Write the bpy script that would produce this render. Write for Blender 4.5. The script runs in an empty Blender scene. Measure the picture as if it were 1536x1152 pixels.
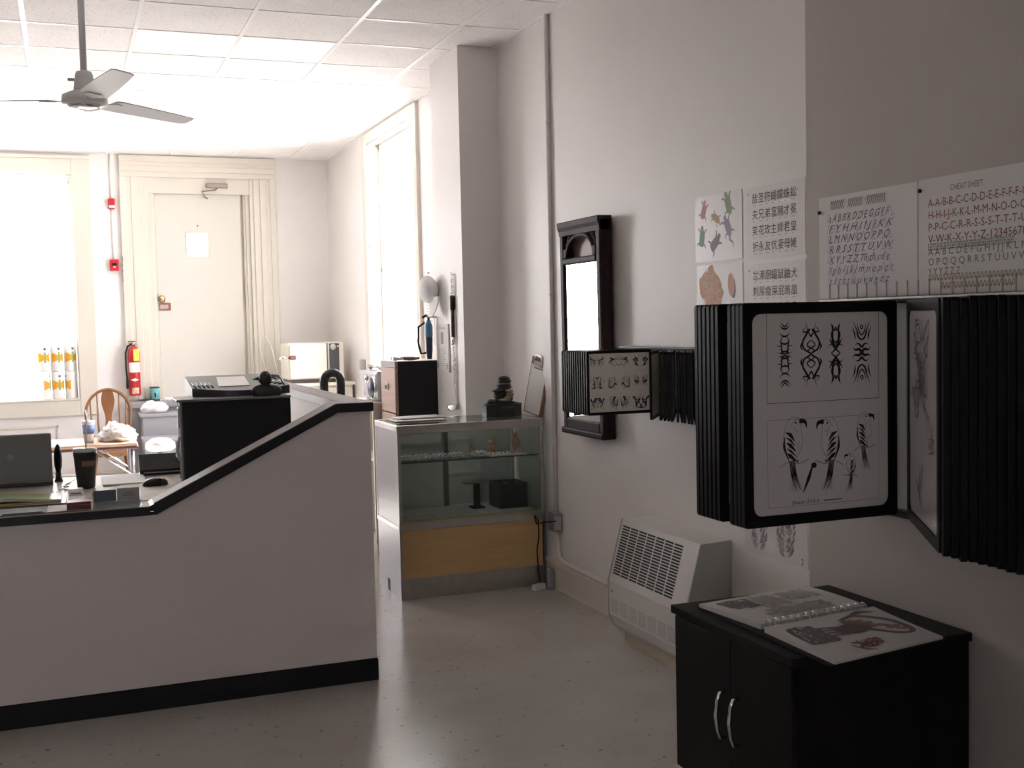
import bpy, bmesh, math, random
from mathutils import Vector, Matrix, Euler
random.seed(7)
PI = math.pi
scene = bpy.context.scene
C = scene.collection

# ------------------------------------------------------------------ camera
F_PX = 1723.25
cam_d = bpy.data.cameras.new('camera'); cam = bpy.data.objects.new('camera', cam_d); C.objects.link(cam)
cam_d.sensor_fit = 'HORIZONTAL'; cam_d.sensor_width = 36.0; cam_d.lens = F_PX / 1536 * 36.0
cam_d.clip_start = 0.05; cam_d.clip_end = 300
def _cam(yaw, pitch, roll, h):
    cy, sy, cp, sp, cr, sr = math.cos(yaw), math.sin(yaw), math.cos(pitch), math.sin(pitch), math.cos(roll), math.sin(roll)
    f = Vector((sy*cp, cy*cp, sp)); rt = Vector((cy, -sy, 0)); up = rt.cross(f)
    r2 = cr*rt + sr*up; u2 = -sr*rt + cr*up
    m = Matrix((r2, u2, -f)).transposed().to_4x4(); m.translation = (0, 0, h)
    return m
cam.matrix_world = _cam(0.36858, -0.055096, -0.022336, 1.600819)
scene.camera = cam

# ------------------------------------------------------------------ sky, sun, exposure
SKY, SUN = 17.3, 54.0
w = bpy.data.worlds.new('overcast_sky'); scene.world = w; w.use_nodes = True
bg = w.node_tree.nodes['Background']; bg.inputs[0].default_value = (1.0, 0.965, 0.99, 1); bg.inputs[1].default_value = SKY
sd = bpy.data.lights.new('sun', 'SUN'); sd.energy = SUN; sd.angle = 0.02; sd.color = (1.0, 0.98, 0.98)
sun = bpy.data.objects.new('sun', sd); C.objects.link(sun)
sun.rotation_euler = Vector((-1.0, -0.38, -0.95)).to_track_quat('-Z', 'Y').to_euler(); sun.location = (12, 11, 9)
def portal(name, loc, rot, sx, sy):
    d = bpy.data.lights.new(name, 'AREA'); d.shape = 'RECTANGLE'; d.size = sx; d.size_y = sy; d.cycles.is_portal = True
    o = bpy.data.objects.new(name, d); C.objects.link(o); o.location = loc; o.rotation_euler = rot
portal('window_portal', (-0.62, 12.52, 2.03), (-PI/2, 0, 0), 1.46, 2.2)
portal('window_portal', (-2.14, -2.2, 1.6), (PI/2, 0, 0), 0.72, 1.3)  # portal for the added unseen front window
portal('window_portal', (2.86, 9.72, 2.1), (0, PI/2, 0), 2.34, 1.56)
vs = scene.view_settings
vs.view_transform = 'Standard'; vs.look = 'None'; vs.gamma = 1.0; vs.use_curve_mapping = False; vs.exposure = 0.0
cy_ = scene.cycles
cy_.use_denoising = True; cy_.max_bounces = 14; cy_.diffuse_bounces = 8; cy_.glossy_bounces = 5; cy_.transparent_max_bounces = 24
cy_.sample_clamp_indirect = 12.0; cy_.caustics_reflective = False; cy_.caustics_refractive = False

# ------------------------------------------------------------------ materials
MATS = {}
def mat(name, col=(0.8, 0.8, 0.8), rough=0.5, metal=0.0, spec=0.5, var=0.0, vscale=8.0, bump=0.0, bscale=40.0, emit=0.0, coat=0.0, trans=0.0):
    if name in MATS: return MATS[name]
    m = bpy.data.materials.new(name); m.use_nodes = True; nt = m.node_tree; b = nt.nodes['Principled BSDF']
    b.inputs['Base Color'].default_value = (*col, 1); b.inputs['Roughness'].default_value = rough
    b.inputs['Metallic'].default_value = metal; b.inputs['Specular IOR Level'].default_value = spec
    b.inputs['Coat Weight'].default_value = coat
    if emit: b.inputs['Emission Color'].default_value = (*col, 1); b.inputs['Emission Strength'].default_value = emit
    if trans: b.inputs['Transmission Weight'].default_value = trans
    if var or bump:
        tc = nt.nodes.new('ShaderNodeTexCoord')
        if var:
            n = nt.nodes.new('ShaderNodeTexNoise'); n.inputs['Scale'].default_value = vscale; n.inputs['Detail'].default_value = 6
            nt.links.new(tc.outputs['Object'], n.inputs['Vector'])
            r = nt.nodes.new('ShaderNodeValToRGB')
            r.color_ramp.elements[0].position = 0.3; r.color_ramp.elements[1].position = 0.7
            r.color_ramp.elements[0].color = (*[c*(1-var) for c in col], 1); r.color_ramp.elements[1].color = (*[min(1, c*(1+var)) for c in col], 1)
            nt.links.new(n.outputs['Fac'], r.inputs['Fac']); nt.links.new(r.outputs['Color'], b.inputs['Base Color'])
        if bump:
            n2 = nt.nodes.new('ShaderNodeTexNoise'); n2.inputs['Scale'].default_value = bscale; n2.inputs['Detail'].default_value = 4
            nt.links.new(tc.outputs['Object'], n2.inputs['Vector'])
            bp = nt.nodes.new('ShaderNodeBump'); bp.inputs['Strength'].default_value = bump; bp.inputs['Distance'].default_value = 0.01
            nt.links.new(n2.outputs['Fac'], bp.inputs['Height']); nt.links.new(bp.outputs['Normal'], b.inputs['Normal'])
    MATS[name] = m; return m
def speckle(name, base, dark, rough, scale, thr, spec=0.5, var=0.04, bump=0.0):
    m = bpy.data.materials.new(name); m.use_nodes = True; nt = m.node_tree; b = nt.nodes['Principled BSDF']
    b.inputs['Roughness'].default_value = rough; b.inputs['Specular IOR Level'].default_value = spec
    tc = nt.nodes.new('ShaderNodeTexCoord')
    g = nt.nodes.new('ShaderNodeNewGeometry')
    n = nt.nodes.new('ShaderNodeTexNoise'); n.inputs['Scale'].default_value = scale; n.inputs['Detail'].default_value = 3; n.inputs['Roughness'].default_value = 0.6
    nt.links.new(g.outputs['Position'], n.inputs['Vector'])
    r = nt.nodes.new('ShaderNodeValToRGB'); r.color_ramp.elements[0].position = thr; r.color_ramp.elements[1].position = thr + 0.06
    r.color_ramp.elements[0].color = (*dark, 1); r.color_ramp.elements[1].color = (*base, 1)
    nt.links.new(n.outputs['Fac'], r.inputs['Fac'])
    n3 = nt.nodes.new('ShaderNodeTexNoise'); n3.inputs['Scale'].default_value = 2.2; n3.inputs['Detail'].default_value = 5
    nt.links.new(g.outputs['Position'], n3.inputs['Vector'])
    r3 = nt.nodes.new('ShaderNodeValToRGB'); r3.color_ramp.elements[0].position = 0.35; r3.color_ramp.elements[1].position = 0.65
    r3.color_ramp.elements[0].color = (1-var, 1-var, 1-var*1.3, 1); r3.color_ramp.elements[1].color = (1, 1, 1, 1)
    nt.links.new(n3.outputs['Fac'], r3.inputs['Fac'])
    mx = nt.nodes.new('ShaderNodeMix'); mx.data_type = 'RGBA'; mx.blend_type = 'MULTIPLY'; mx.inputs[0].default_value = 1
    nt.links.new(r.outputs['Color'], mx.inputs[6]); nt.links.new(r3.outputs['Color'], mx.inputs[7])
    nt.links.new(mx.outputs[2], b.inputs['Base Color'])
    if bump:
        bp = nt.nodes.new('ShaderNodeBump'); bp.inputs['Strength'].default_value = bump; bp.inputs['Distance'].default_value = 0.004
        nt.links.new(n.outputs['Fac'], bp.inputs['Height']); nt.links.new(bp.outputs['Normal'], b.inputs['Normal'])
    MATS[name] = m; return m
def glass(name, tint=(0.95, 0.97, 0.96), refl=0.06, fres=1.45):
    m = bpy.data.materials.new(name); m.use_nodes = True; nt = m.node_tree; nt.nodes.clear()
    out = nt.nodes.new('ShaderNodeOutputMaterial'); t = nt.nodes.new('ShaderNodeBsdfTransparent'); t.inputs[0].default_value = (*tint, 1)
    g = nt.nodes.new('ShaderNodeBsdfGlossy'); g.inputs['Roughness'].default_value = 0.01; g.inputs[0].default_value = (0.9, 0.95, 0.93, 1)
    f = nt.nodes.new('ShaderNodeFresnel'); ge = nt.nodes.new('ShaderNodeNewGeometry')      # same reflection from both faces of a pane
    ma = nt.nodes.new('ShaderNodeMath'); ma.operation = 'MULTIPLY_ADD'; ma.inputs[1].default_value = 1/fres-fres; ma.inputs[2].default_value = fres
    nt.links.new(ge.outputs['Backfacing'], ma.inputs[0]); nt.links.new(ma.outputs[0], f.inputs[0])
    mx = nt.nodes.new('ShaderNodeMixShader')
    nt.links.new(f.outputs[0], mx.inputs[0]); nt.links.new(t.outputs[0], mx.inputs[1]); nt.links.new(g.outputs[0], mx.inputs[2]); nt.links.new(mx.outputs[0], out.inputs[0])
    MATS[name] = m; return m
def wood(name, c1, c2, rough=0.4, scale=3.0, axis='Z', spec=0.5):
    m = bpy.data.materials.new(name); m.use_nodes = True; nt = m.node_tree; b = nt.nodes['Principled BSDF']
    b.inputs['Roughness'].default_value = rough; b.inputs['Specular IOR Level'].default_value = spec
    tc = nt.nodes.new('ShaderNodeTexCoord'); mp = nt.nodes.new('ShaderNodeMapping')
    mp.inputs['Scale'].default_value = {'Z': (12, 12, 1.2), 'X': (1.2, 12, 12), 'Y': (12, 1.2, 12)}[axis]
    n = nt.nodes.new('ShaderNodeTexNoise'); n.inputs['Scale'].default_value = scale; n.inputs['Detail'].default_value = 8; n.inputs['Distortion'].default_value = 0.6
    nt.links.new(tc.outputs['Object'], mp.inputs['Vector']); nt.links.new(mp.outputs['Vector'], n.inputs['Vector'])
    r = nt.nodes.new('ShaderNodeValToRGB'); r.color_ramp.elements[0].position = 0.3; r.color_ramp.elements[1].position = 0.7
    r.color_ramp.elements[0].color = (*c1, 1); r.color_ramp.elements[1].color = (*c2, 1)
    nt.links.new(n.outputs['Fac'], r.inputs['Fac']); nt.links.new(r.outputs['Color'], b.inputs['Base Color'])
    MATS[name] = m; return m

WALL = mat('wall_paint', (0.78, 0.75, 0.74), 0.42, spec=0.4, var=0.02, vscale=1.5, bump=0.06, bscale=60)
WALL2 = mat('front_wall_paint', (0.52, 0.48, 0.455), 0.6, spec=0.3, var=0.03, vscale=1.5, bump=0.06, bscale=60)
WALLD = mat('taupe_wall_paint', (0.22, 0.19, 0.185), 0.6, spec=0.3, var=0.03, vscale=1.5)
CREAM = mat('cream_trim_paint', (0.67, 0.63, 0.56), 0.38, var=0.02, vscale=3)
TILE = speckle('ceiling_tile', (0.90, 0.875, 0.88), (0.70, 0.67, 0.67), 0.9, 75, 0.36, spec=0.1, bump=0.25)
TBAR = mat('ceiling_grid_metal', (0.88, 0.88, 0.88), 0.35, spec=0.5)
FLOOR = speckle('vinyl_floor', (0.52, 0.495, 0.47), (0.29, 0.27, 0.25), 0.24, 26, 0.30, spec=0.5, var=0.10)
LAMI = mat('counter_laminate', (0.76, 0.70, 0.695), 0.5, var=0.015, vscale=60)
BLK = mat('black_laminate', (0.012, 0.011, 0.012), 0.35)
BLKM = mat('black_matte', (0.010, 0.010, 0.011), 0.6, spec=0.3)
BLKG = mat('black_gloss_plastic', (0.010, 0.009, 0.010), 0.25)
RACK = mat('rack_black_plastic', (0.008, 0.007, 0.008), 0.4, spec=0.14)
DKGREY = mat('dark_grey_plastic', (0.05, 0.05, 0.055), 0.4)
GREYP = mat('grey_plastic', (0.30, 0.30, 0.32), 0.4)
WHITE = mat('white_plastic', (0.82, 0.81, 0.80), 0.4)
PAPER = mat('paper', (0.76, 0.735, 0.725), 0.6, spec=0.2, var=0.02, vscale=5)
LAMP_PAPER = mat('laminated_paper', (0.78, 0.75, 0.75), 0.25, spec=0.5)
INK = mat('black_ink', (0.025, 0.022, 0.024), 0.6, spec=0.2)
INKG = mat('grey_ink', (0.20, 0.19, 0.20), 0.6, spec=0.2)
INKP = mat('pale_grey_ink', (0.42, 0.40, 0.41), 0.6, spec=0.2)
INKV = mat('violet_ink', (0.22, 0.18, 0.30), 0.6, spec=0.2)
INKR = mat('brown_red_ink', (0.28, 0.10, 0.09), 0.6, spec=0.2)
INKO = mat('ochre_ink', (0.36, 0.24, 0.13), 0.6, spec=0.2)
CHROME = mat('chrome', (0.75, 0.75, 0.76), 0.14, 1.0)
STEEL = mat('brushed_steel', (0.52, 0.50, 0.48), 0.34, 1.0, var=0.08, vscale=20)
ALU = mat('aluminium_frame', (0.50, 0.47, 0.44), 0.38, 0.9, var=0.06, vscale=30)
BRASS = mat('brass', (0.72, 0.55, 0.28), 0.22, 1.0)
RED = mat('red_enamel', (0.48, 0.02, 0.025), 0.3)
GREYPAINT = mat('grey_floor_paint', (0.33, 0.325, 0.35), 0.4, var=0.05, vscale=4)
PANE = glass('window_glass', (0.97, 0.98, 0.98))
CASEG = glass('case_glass', (0.94, 0.965, 0.95), fres=1.38)
CLEARP = glass('clear_acrylic', (0.93, 0.94, 0.94))
OAK = wood('oak', (0.17, 0.07, 0.025), (0.26, 0.115, 0.045), 0.35, 3, 'Z')
MAPLE = wood('maple_veneer', (0.56, 0.36, 0.16), (0.64, 0.43, 0.20), 0.45, 2.5, 'X')
EBONY = wood('dark_mahogany', (0.020, 0.010, 0.011), (0.040, 0.022, 0.022), 0.5, 3, 'Z', spec=0.12)
TANP = wood('tan_panel', (0.33, 0.20, 0.15), (0.40, 0.26, 0.20), 0.4, 3, 'Y')
BLACKW = wood('black_brown_veneer', (0.005, 0.004, 0.004), (0.009, 0.008, 0.0075), 0.5, 2, 'Z', spec=0.2)
MIRROR = mat('mirror_glass', (0.92, 0.93, 0.93), 0.015, 1.0)

# ------------------------------------------------------------------ mesh builder
class MB:
    def __init__(s): s.v = []; s.f = []; s.smooth = set()
    def add(s, vs, fs, smooth=False):
        o = len(s.v); s.v += [tuple(v) for v in vs]
        for f in fs:
            if smooth: s.smooth.add(len(s.f))
            s.f.append([i+o for i in f])
        return s
    def box(s, x0, x1, y0, y1, z0, z1):
        return s.add([(x0,y0,z0),(x1,y0,z0),(x1,y1,z0),(x0,y1,z0),(x0,y0,z1),(x1,y0,z1),(x1,y1,z1),(x0,y1,z1)],
                     [(0,3,2,1),(4,5,6,7),(0,1,5,4),(1,2,6,5),(2,3,7,6),(3,0,4,7)])
    def cbox(s, x0, x1, y0, y1, z0, z1, b=0.004):
        bm = bmesh.new(); bmesh.ops.create_cube(bm, size=1)
        for v in bm.verts: v.co = ((x0+x1)/2+v.co.x*(x1-x0), (y0+y1)/2+v.co.y*(y1-y0), (z0+z1)/2+v.co.z*(z1-z0))
        b = min(b, 0.45*min(abs(x1-x0), abs(y1-y0), abs(z1-z0)))
        bmesh.ops.bevel(bm, geom=list(bm.edges), offset=b, segments=2, affect='EDGES', profile=0.5)
        return s.bm(bm)
    def bm(s, bm, smooth=False):
        bm.verts.index_update(); s.add([v.co[:] for v in bm.verts], [[v.index for v in f.verts] for f in bm.faces], smooth); bm.free(); return s
    def prism(s, pts, fn0, fn1, smooth=False):
        n = len(pts); o = len(s.v)
        vs = [fn0(*p) for p in pts] + [fn1(*p) for p in pts]
        s.add(vs, [list(range(n))[::-1], list(range(n, 2*n))])
        s.add([], []); 
        for i in range(n):
            j = (i+1) % n
            if smooth: s.smooth.add(len(s.f))
            s.f.append([o+i, o+j, o+n+j, o+n+i])
        return s
    def prismX(s, pts, x0, x1): return s.prism(pts, lambda a, b: (x0, a, b), lambda a, b: (x1, a, b))   # pts (y,z)
    def prismY(s, pts, y0, y1): return s.prism(pts, lambda a, b: (a, y0, b), lambda a, b: (a, y1, b))   # pts (x,z)
    def prismZ(s, pts, z0, z1): return s.prism(pts, lambda a, b: (a, b, z0), lambda a, b: (a, b, z1))   # pts (x,y)
    def tube(s, path, r, n=10, caps=True, closed=False):
        path = [Vector(p) for p in path]; k = len(path); rs = r if isinstance(r, (list, tuple)) else [r]*k
        o = len(s.v); prev = None
        for i, p in enumerate(path):
            if closed: t = path[(i+1) % k] - path[i-1]
            else: t = (path[min(i+1, k-1)] - path[max(i-1, 0)])
            t.normalize()
            if prev is None:
                a = Vector((0, 0, 1)) if abs(t.z) < 0.9 else Vector((1, 0, 0)); nrm = (a - t*a.dot(t)).normalized()
            else:
                nrm = (prev - t*prev.dot(t)); nrm = nrm.normalized() if nrm.length > 1e-6 else prev
            prev = nrm; bn = t.cross(nrm)
            for q in range(n):
                a = 2*PI*q/n; s.v.append(tuple(p + (nrm*math.cos(a) + bn*math.sin(a))*rs[i]))
        for i in range(k if closed else k-1):
            i2 = (i+1) % k
            for q in range(n):
                q2 = (q+1) % n; s.smooth.add(len(s.f)); s.f.append([o+i*n+q, o+i*n+q2, o+i2*n+q2, o+i2*n+q])
        if caps and not closed:
            s.f.append([o+q for q in range(n)][::-1]); s.f.append([o+(k-1)*n+q for q in range(n)])
        return s
    def lathe(s, prof, cx=0, cy=0, n=24, axis='Z', cz=0, a0=0, a1=2*PI):
        full = abs(a1-a0-2*PI) < 1e-6; m = n if full else n+1; o = len(s.v); k = len(prof)
        for (r, z) in prof:
            for q in range(m):
                a = a0+(a1-a0)*q/n; c, d = r*math.cos(a), r*math.sin(a)
                s.v.append({'Z': (cx+c, cy+d, cz+z), 'Y': (cx+c, cy+z, cz+d), 'X': (cx+z, cy+c, cz+d)}[axis])
        for i in range(k-1):
            for q in range(n):
                q2 = (q+1) % m; s.smooth.add(len(s.f)); s.f.append([o+i*m+q, o+i*m+q2, o+(i+1)*m+q2, o+(i+1)*m+q])
        if full and prof[0][0] > 1e-5: s.f.append([o+q for q in range(m)][::-1])
        if full and prof[-1][0] > 1e-5: s.f.append([o+(k-1)*m+q for q in range(m)])
        return s
    def blob(s, c, rad, seed=0, amp=0.2, sub=3, freq=2.2, flat=None):
        bm = bmesh.new(); bmesh.ops.create_icosphere(bm, subdivisions=sub, radius=1); rnd = random.Random(seed)
        ph = [(Vector((rnd.uniform(-1, 1), rnd.uniform(-1, 1), rnd.uniform(-1, 1)))*freq*(1+0.8*i), rnd.uniform(0, 6), 1/(1+0.7*i)) for i in range(5)]
        for v in bm.verts:
            d = sum(math.sin(v.co.dot(k)+p)*a for k, p, a in ph)/2.2
            q = v.co*(1+amp*d)
            v.co = Vector((c[0]+q.x*rad[0], c[1]+q.y*rad[1], c[2]+q.z*rad[2]))
            if flat is not None and v.co.z < flat: v.co.z = flat
        return s.bm(bm, True)
    def xf(s, M):
        s.v = [tuple(M @ Vector(v)) for v in s.v]; return s

def _mesh(name, mb, material):
    me = bpy.data.meshes.new(name); me.from_pydata(mb.v, [], mb.f); me.materials.append(material)
    if mb.smooth:
        for i in mb.smooth: me.polygons[i].use_smooth = True
    bm = bmesh.new(); bm.from_mesh(me); bmesh.ops.recalc_face_normals(bm, faces=bm.faces); bm.to_mesh(me); bm.free()
    me.update(); return me
def tag(o, label=None, cat=None, group=None, kind=None):
    if label: o['label'] = label
    if cat: o['category'] = cat
    if group: o['group'] = group
    if kind: o['kind'] = kind
    return o
def thing(name, label, cat, loc=(0, 0, 0), rz=0.0, group=None):
    o = bpy.data.objects.new(name, None); C.objects.link(o); o.empty_display_size = 0.1
    o.location = loc; o.rotation_euler = (0, 0, rz)
    return tag(o, label, cat, group)
def rootmat(p):
    while p.parent: p = p.parent
    return Matrix.Translation(p.location) @ p.rotation_euler.to_matrix().to_4x4()
def part(name, mb, material, parent, world=True, label=None, kind=None):
    if world: mb.xf(rootmat(parent).inverted())
    o = bpy.data.objects.new(name, _mesh(name, mb, material)); C.objects.link(o); o.parent = parent
    if label: o['label'] = label
    if kind: o['kind'] = kind
    return o
def solo(name, mb, material, label=None, cat=None, group=None, kind=None):
    xs = [v[0] for v in mb.v]; ys = [v[1] for v in mb.v]; zs = [v[2] for v in mb.v]
    c = Vector(((min(xs)+max(xs))/2, (min(ys)+max(ys))/2, min(zs)))
    mb.xf(Matrix.Translation(-c)); o = bpy.data.objects.new(name, _mesh(name, mb, material)); C.objects.link(o); o.location = c
    return tag(o, label, cat, group, kind)
def struct(name, mb, material): return solo(name, mb, material, kind='structure')
def copy_tree(o, parent=None):
    c = o.copy(); C.objects.link(c); c.parent = parent
    for ch in list(o.children): copy_tree(ch, c)
    return c

# ---- flat print: strokes and lettering gathered in (u, v), then laid on a surface
class Ink:
    def __init__(s): s.v = []; s.f = []; s.d = []; s.k = 0
    def _off(s):                       # later marks lie a hair above earlier ones
        s.k += 1; s.d += [(s.k % 80)*5e-6]*(len(s.v)-len(s.d))
    def stroke(s, pts, w0, wm=None, w1=None, curve=True):
        wm = w0 if wm is None else wm; w1 = w0 if w1 is None else w1
        P = pts
        if curve and len(pts) > 2:
            P = []
            n = len(pts)
            for i in range(n-1):
                p0 = pts[max(i-1, 0)]; p1 = pts[i]; p2 = pts[i+1]; p3 = pts[min(i+2, n-1)]
                for k in range(5):
                    t = k/5.0
                    P.append(tuple(0.5*((2*p1[a]) + (-p0[a]+p2[a])*t + (2*p0[a]-5*p1[a]+4*p2[a]-p3[a])*t*t + (-p0[a]+3*p1[a]-3*p2[a]+p3[a])*t**3) for a in (0, 1)))
            P.append(pts[-1])
        o = len(s.v); k = len(P)
        for i, p in enumerate(P):
            a = P[max(i-1, 0)]; b = P[min(i+1, k-1)]; dx, dy = b[0]-a[0], b[1]-a[1]; L = math.hypot(dx, dy) or 1
            t = i/(k-1); wd = (w0+(wm-w0)*t*2) if t < 0.5 else (wm+(w1-wm)*(t-0.5)*2)
            nx, ny = -dy/L*wd/2, dx/L*wd/2
            s.v += [(p[0]+nx, p[1]+ny), (p[0]-nx, p[1]-ny)]
        for i in range(k-1): s.f.append([o+2*i, o+2*i+1, o+2*i+3, o+2*i+2])
        s._off(); return s
    def poly(s, pts):
        o = len(s.v); s.v += list(pts); s.f.append(list(range(o, o+len(pts)))); s._off(); return s
    def ell(s, cx, cy, rx, ry, a=0, n=14, wob=0, rnd=random):
        o = len(s.v); ca, sa = math.cos(a), math.sin(a); pts = []
        for i in range(n):
            t = 2*PI*i/n; k = 1+wob*rnd.uniform(-1, 1); x, y = rx*k*math.cos(t), ry*k*math.sin(t)
            pts.append((cx+x*ca-y*sa, cy+x*sa+y*ca))
        return s.poly(pts)
    def ring(s, cx, cy, rx, ry, w, n=14):
        pts = [(cx+rx*math.cos(2*PI*i/n), cy+ry*math.sin(2*PI*i/n)) for i in range(n+1)]
        return s.stroke(pts, w, curve=False)
    def rect(s, x0, x1, y0, y1): return s.poly([(x0, y0), (x1, y0), (x1, y1), (x0, y1)])
    def frame(s, x0, x1, y0, y1, w):
        s.rect(x0, x1, y0, y0+w); s.rect(x0, x1, y1-w, y1); s.rect(x0, x0+w, y0, y1); return s.rect(x1-w, x1, y0, y1)
    def text(s, st, x, y, size, shear=0.0, sx=1.0, width=None):
        vs, fs, wd = glyphs(st, shear)
        k = size; kx = size*sx
        if width and wd > 0: kx = width/wd
        o = len(s.v); s.v += [(x+a*kx, y+b*k) for a, b in vs]; s.f += [[i+o for i in f] for f in fs]; s._off(); return s
    def lay(s, o, U, V, off, mb=None):
        mb = mb or MB(); o, U, V = Vector(o), Vector(U).normalized(), Vector(V).normalized(); N = U.cross(V).normalized()
        return mb.add([o+U*a+V*b+N*(off+d) for (a, b), d in zip(s.v, s.d)], s.f)
_G = {}
def glyphs(st, shear=0.0):
    key = (st, shear)
    if key in _G: return _G[key]
    cu = bpy.data.curves.new('lettering', 'FONT'); cu.body = st; cu.size = 1.0; cu.resolution_u = 2; cu.shear = shear
    ob = bpy.data.objects.new('lettering', cu); C.objects.link(ob)
    dg = bpy.context.evaluated_depsgraph_get(); dg.update(); ev = ob.evaluated_get(dg); me = ev.to_mesh()
    vs = [(v.co.x, v.co.y) for v in me.vertices]; fs = [list(p.vertices) for p in me.polygons]
    ev.to_mesh_clear(); bpy.data.objects.remove(ob); bpy.data.curves.remove(cu)
    wd = max([v[0] for v in vs], default=0)
    _G[key] = (vs, fs, wd); return _G[key]

# ==================================================================== STRUCTURE
XR, YB, HC = 2.673, 12.32, 3.368          # right wall, back wall, ceiling
XL, YF = -4.4, -2.0                       # left wall and the wall behind the camera
XN, YN = 2.57, 3.591                      # nearer part of the right wall stands proud
T = 0.24
struct('floor', MB().box(XL-T, XR+T, YF-T, YB+T, -0.08, 0.0), FLOOR)
# ceiling: slab, grid, tiles
GX0, GY0, G = -0.1575, 6.6035, 0.6096
ceil = struct('ceiling', MB().box(XL-T, XR+T, YF-T, YB+T, HC+0.10, HC+0.2), WALL)
def kid(name, me, loc, parent, sc=None):
    o = bpy.data.objects.new(name, me); C.objects.link(o); o.parent = parent
    o.location = Vector(loc) - parent.location
    if sc: o.scale = sc
    return o
xs = sorted([GX0+G*n for n in range(-6, 12) if XL < GX0+G*n < XR-0.05])
ys = sorted([GY0+G*n for n in range(-16, 12) if YF < GY0+G*n < YB-0.05])
bx_ = [XL]+xs+[XR]; by_ = [YF]+ys+[YB]
tile_me = _mesh('ceiling_tile', MB().cbox(-G/2+0.004, G/2-0.004, -G/2+0.004, G/2-0.004, 0, 0.018, 0.002), TILE)
LIGHTS = {(0.4521, 1): None}
def lit(xc, yc):
    return (0.45 < xc < 1.68 and 7.2 < yc < 7.83) or (0.45 < xc < 1.68 and 9.64 < yc < 10.27)
bar_m = lambda a, b, c, d: _mesh('grid_bar', MB().box(a, b, c, d, HC-0.001, HC+0.012), TBAR)
for i in range(len(bx_)-1):
    for j in range(len(by_)-1):
        xa, xb, ya, yb2 = bx_[i], bx_[i+1], by_[j], by_[j+1]; xc, yc = (xa+xb)/2, (ya+yb2)/2
        if lit(xc, yc): continue
        kid('ceiling_tile', tile_me, (xc, yc, HC+0.0015), ceil, ((xb-xa)/G, (yb2-ya)/G, 1))
barx = _mesh('grid_bar', MB().box(-0.012, 0.012, YF-7, YB-7, 0, 0.014), TBAR)
bary = _mesh('grid_bar', MB().box(XL, XR, -0.012, 0.012, 0, 0.014), TBAR)
for x in xs: kid('grid_bar', barx, (x, 7, HC-0.003), ceil)
for y in ys: kid('grid_bar', bary, (0, y, HC-0.002), ceil)
edge = MB().box(XL, XR, YB-0.022, YB, HC-0.004, HC+0.02).box(XR-0.022, XR, YN, YB, HC-0.004, HC+0.02)
part('wall_angle', edge, TBAR, ceil)

# back wall with window and door openings
W1 = (-1.35, 0.105, 0.915, 3.15); D1 = (0.80, 1.885, 0.87, 3.14)
b = MB()
b.box(XL-T, W1[0], YB, YB+T, 0, HC+0.1).box(W1[0], W1[1], YB, YB+T, 0, W1[2]).box(W1[0], W1[1], YB, YB+T, W1[3], HC+0.1)
b.box(W1[1], D1[0], YB, YB+T, 0, HC+0.1).box(D1[0], D1[1], YB, YB+T, 0, D1[2]).box(D1[0], D1[1], YB, YB+T, D1[3], HC+0.1).box(D1[1], XR+T, YB, YB+T, 0, HC+0.1)
struct('wall_back', b, WALL)
W2 = (8.95, 10.52, 0.93, 3.27)     # y0 y1 z0 z1
b = MB()
b.box(XR, XR+T, YN, W2[0], 0, HC+0.1).box(XR, XR+T, W2[0], W2[1], 0, W2[2]).box(XR, XR+T, W2[0], W2[1], W2[3], HC+0.1).box(XR, XR+T, W2[1], YB, 0, HC+0.1)
struct('wall_right', b, WALL)
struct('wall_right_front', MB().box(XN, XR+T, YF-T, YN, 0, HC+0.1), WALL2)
struct('wall_pilaster', MB().box(2.405, XR, 7.07, 7.67, 0, HC), WALL)
struct('wall_left', MB().box(XL-T, XL, YF, YB, 0, HC+0.1), WALLD)
W3 = (-2.5, -1.78, 0.95, 2.25)       # added unseen window behind the camera, for fill light
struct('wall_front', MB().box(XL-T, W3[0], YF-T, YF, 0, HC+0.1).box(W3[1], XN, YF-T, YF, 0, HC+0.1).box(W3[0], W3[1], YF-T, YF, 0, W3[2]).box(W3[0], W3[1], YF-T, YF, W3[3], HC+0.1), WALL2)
struct('ground', MB().prismZ([(XL-60, YB+T+0.01), (XR+T+0.01, YB+T+0.01), (XR+T+0.01, -40), (90, -40), (90, 90), (XL-60, 90)], 0.1, 0.25), mat('pale_pavement', (0.62, 0.60, 0.57), 0.8, var=0.06, vscale=0.6))

struct('ground_front', MB().box(-60, XR+T+0.01, -60, YF-T-0.01, 0.0, 0.15), MATS['pale_pavement'])

# baseboards
struct('baseboard_right', MB().prismY([(XR, 0), (XR-0.018, 0), (XR-0.018, 0.145), (XR-0.008, 0.162), (XR, 0.162)], YN, 7.07), CREAM)
struct('baseboard_front', MB().prismY([(XN, 0), (XN-0.018, 0), (XN-0.018, 0.145), (XN-0.008, 0.162), (XN, 0.162)], YF, YN-0.001), CREAM)
struct('baseboard_back', MB().prismX([(YB, 0), (YB-0.018, 0), (YB-0.018, 0.145), (YB, 0.162)], XL, 0.5), CREAM)

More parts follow.
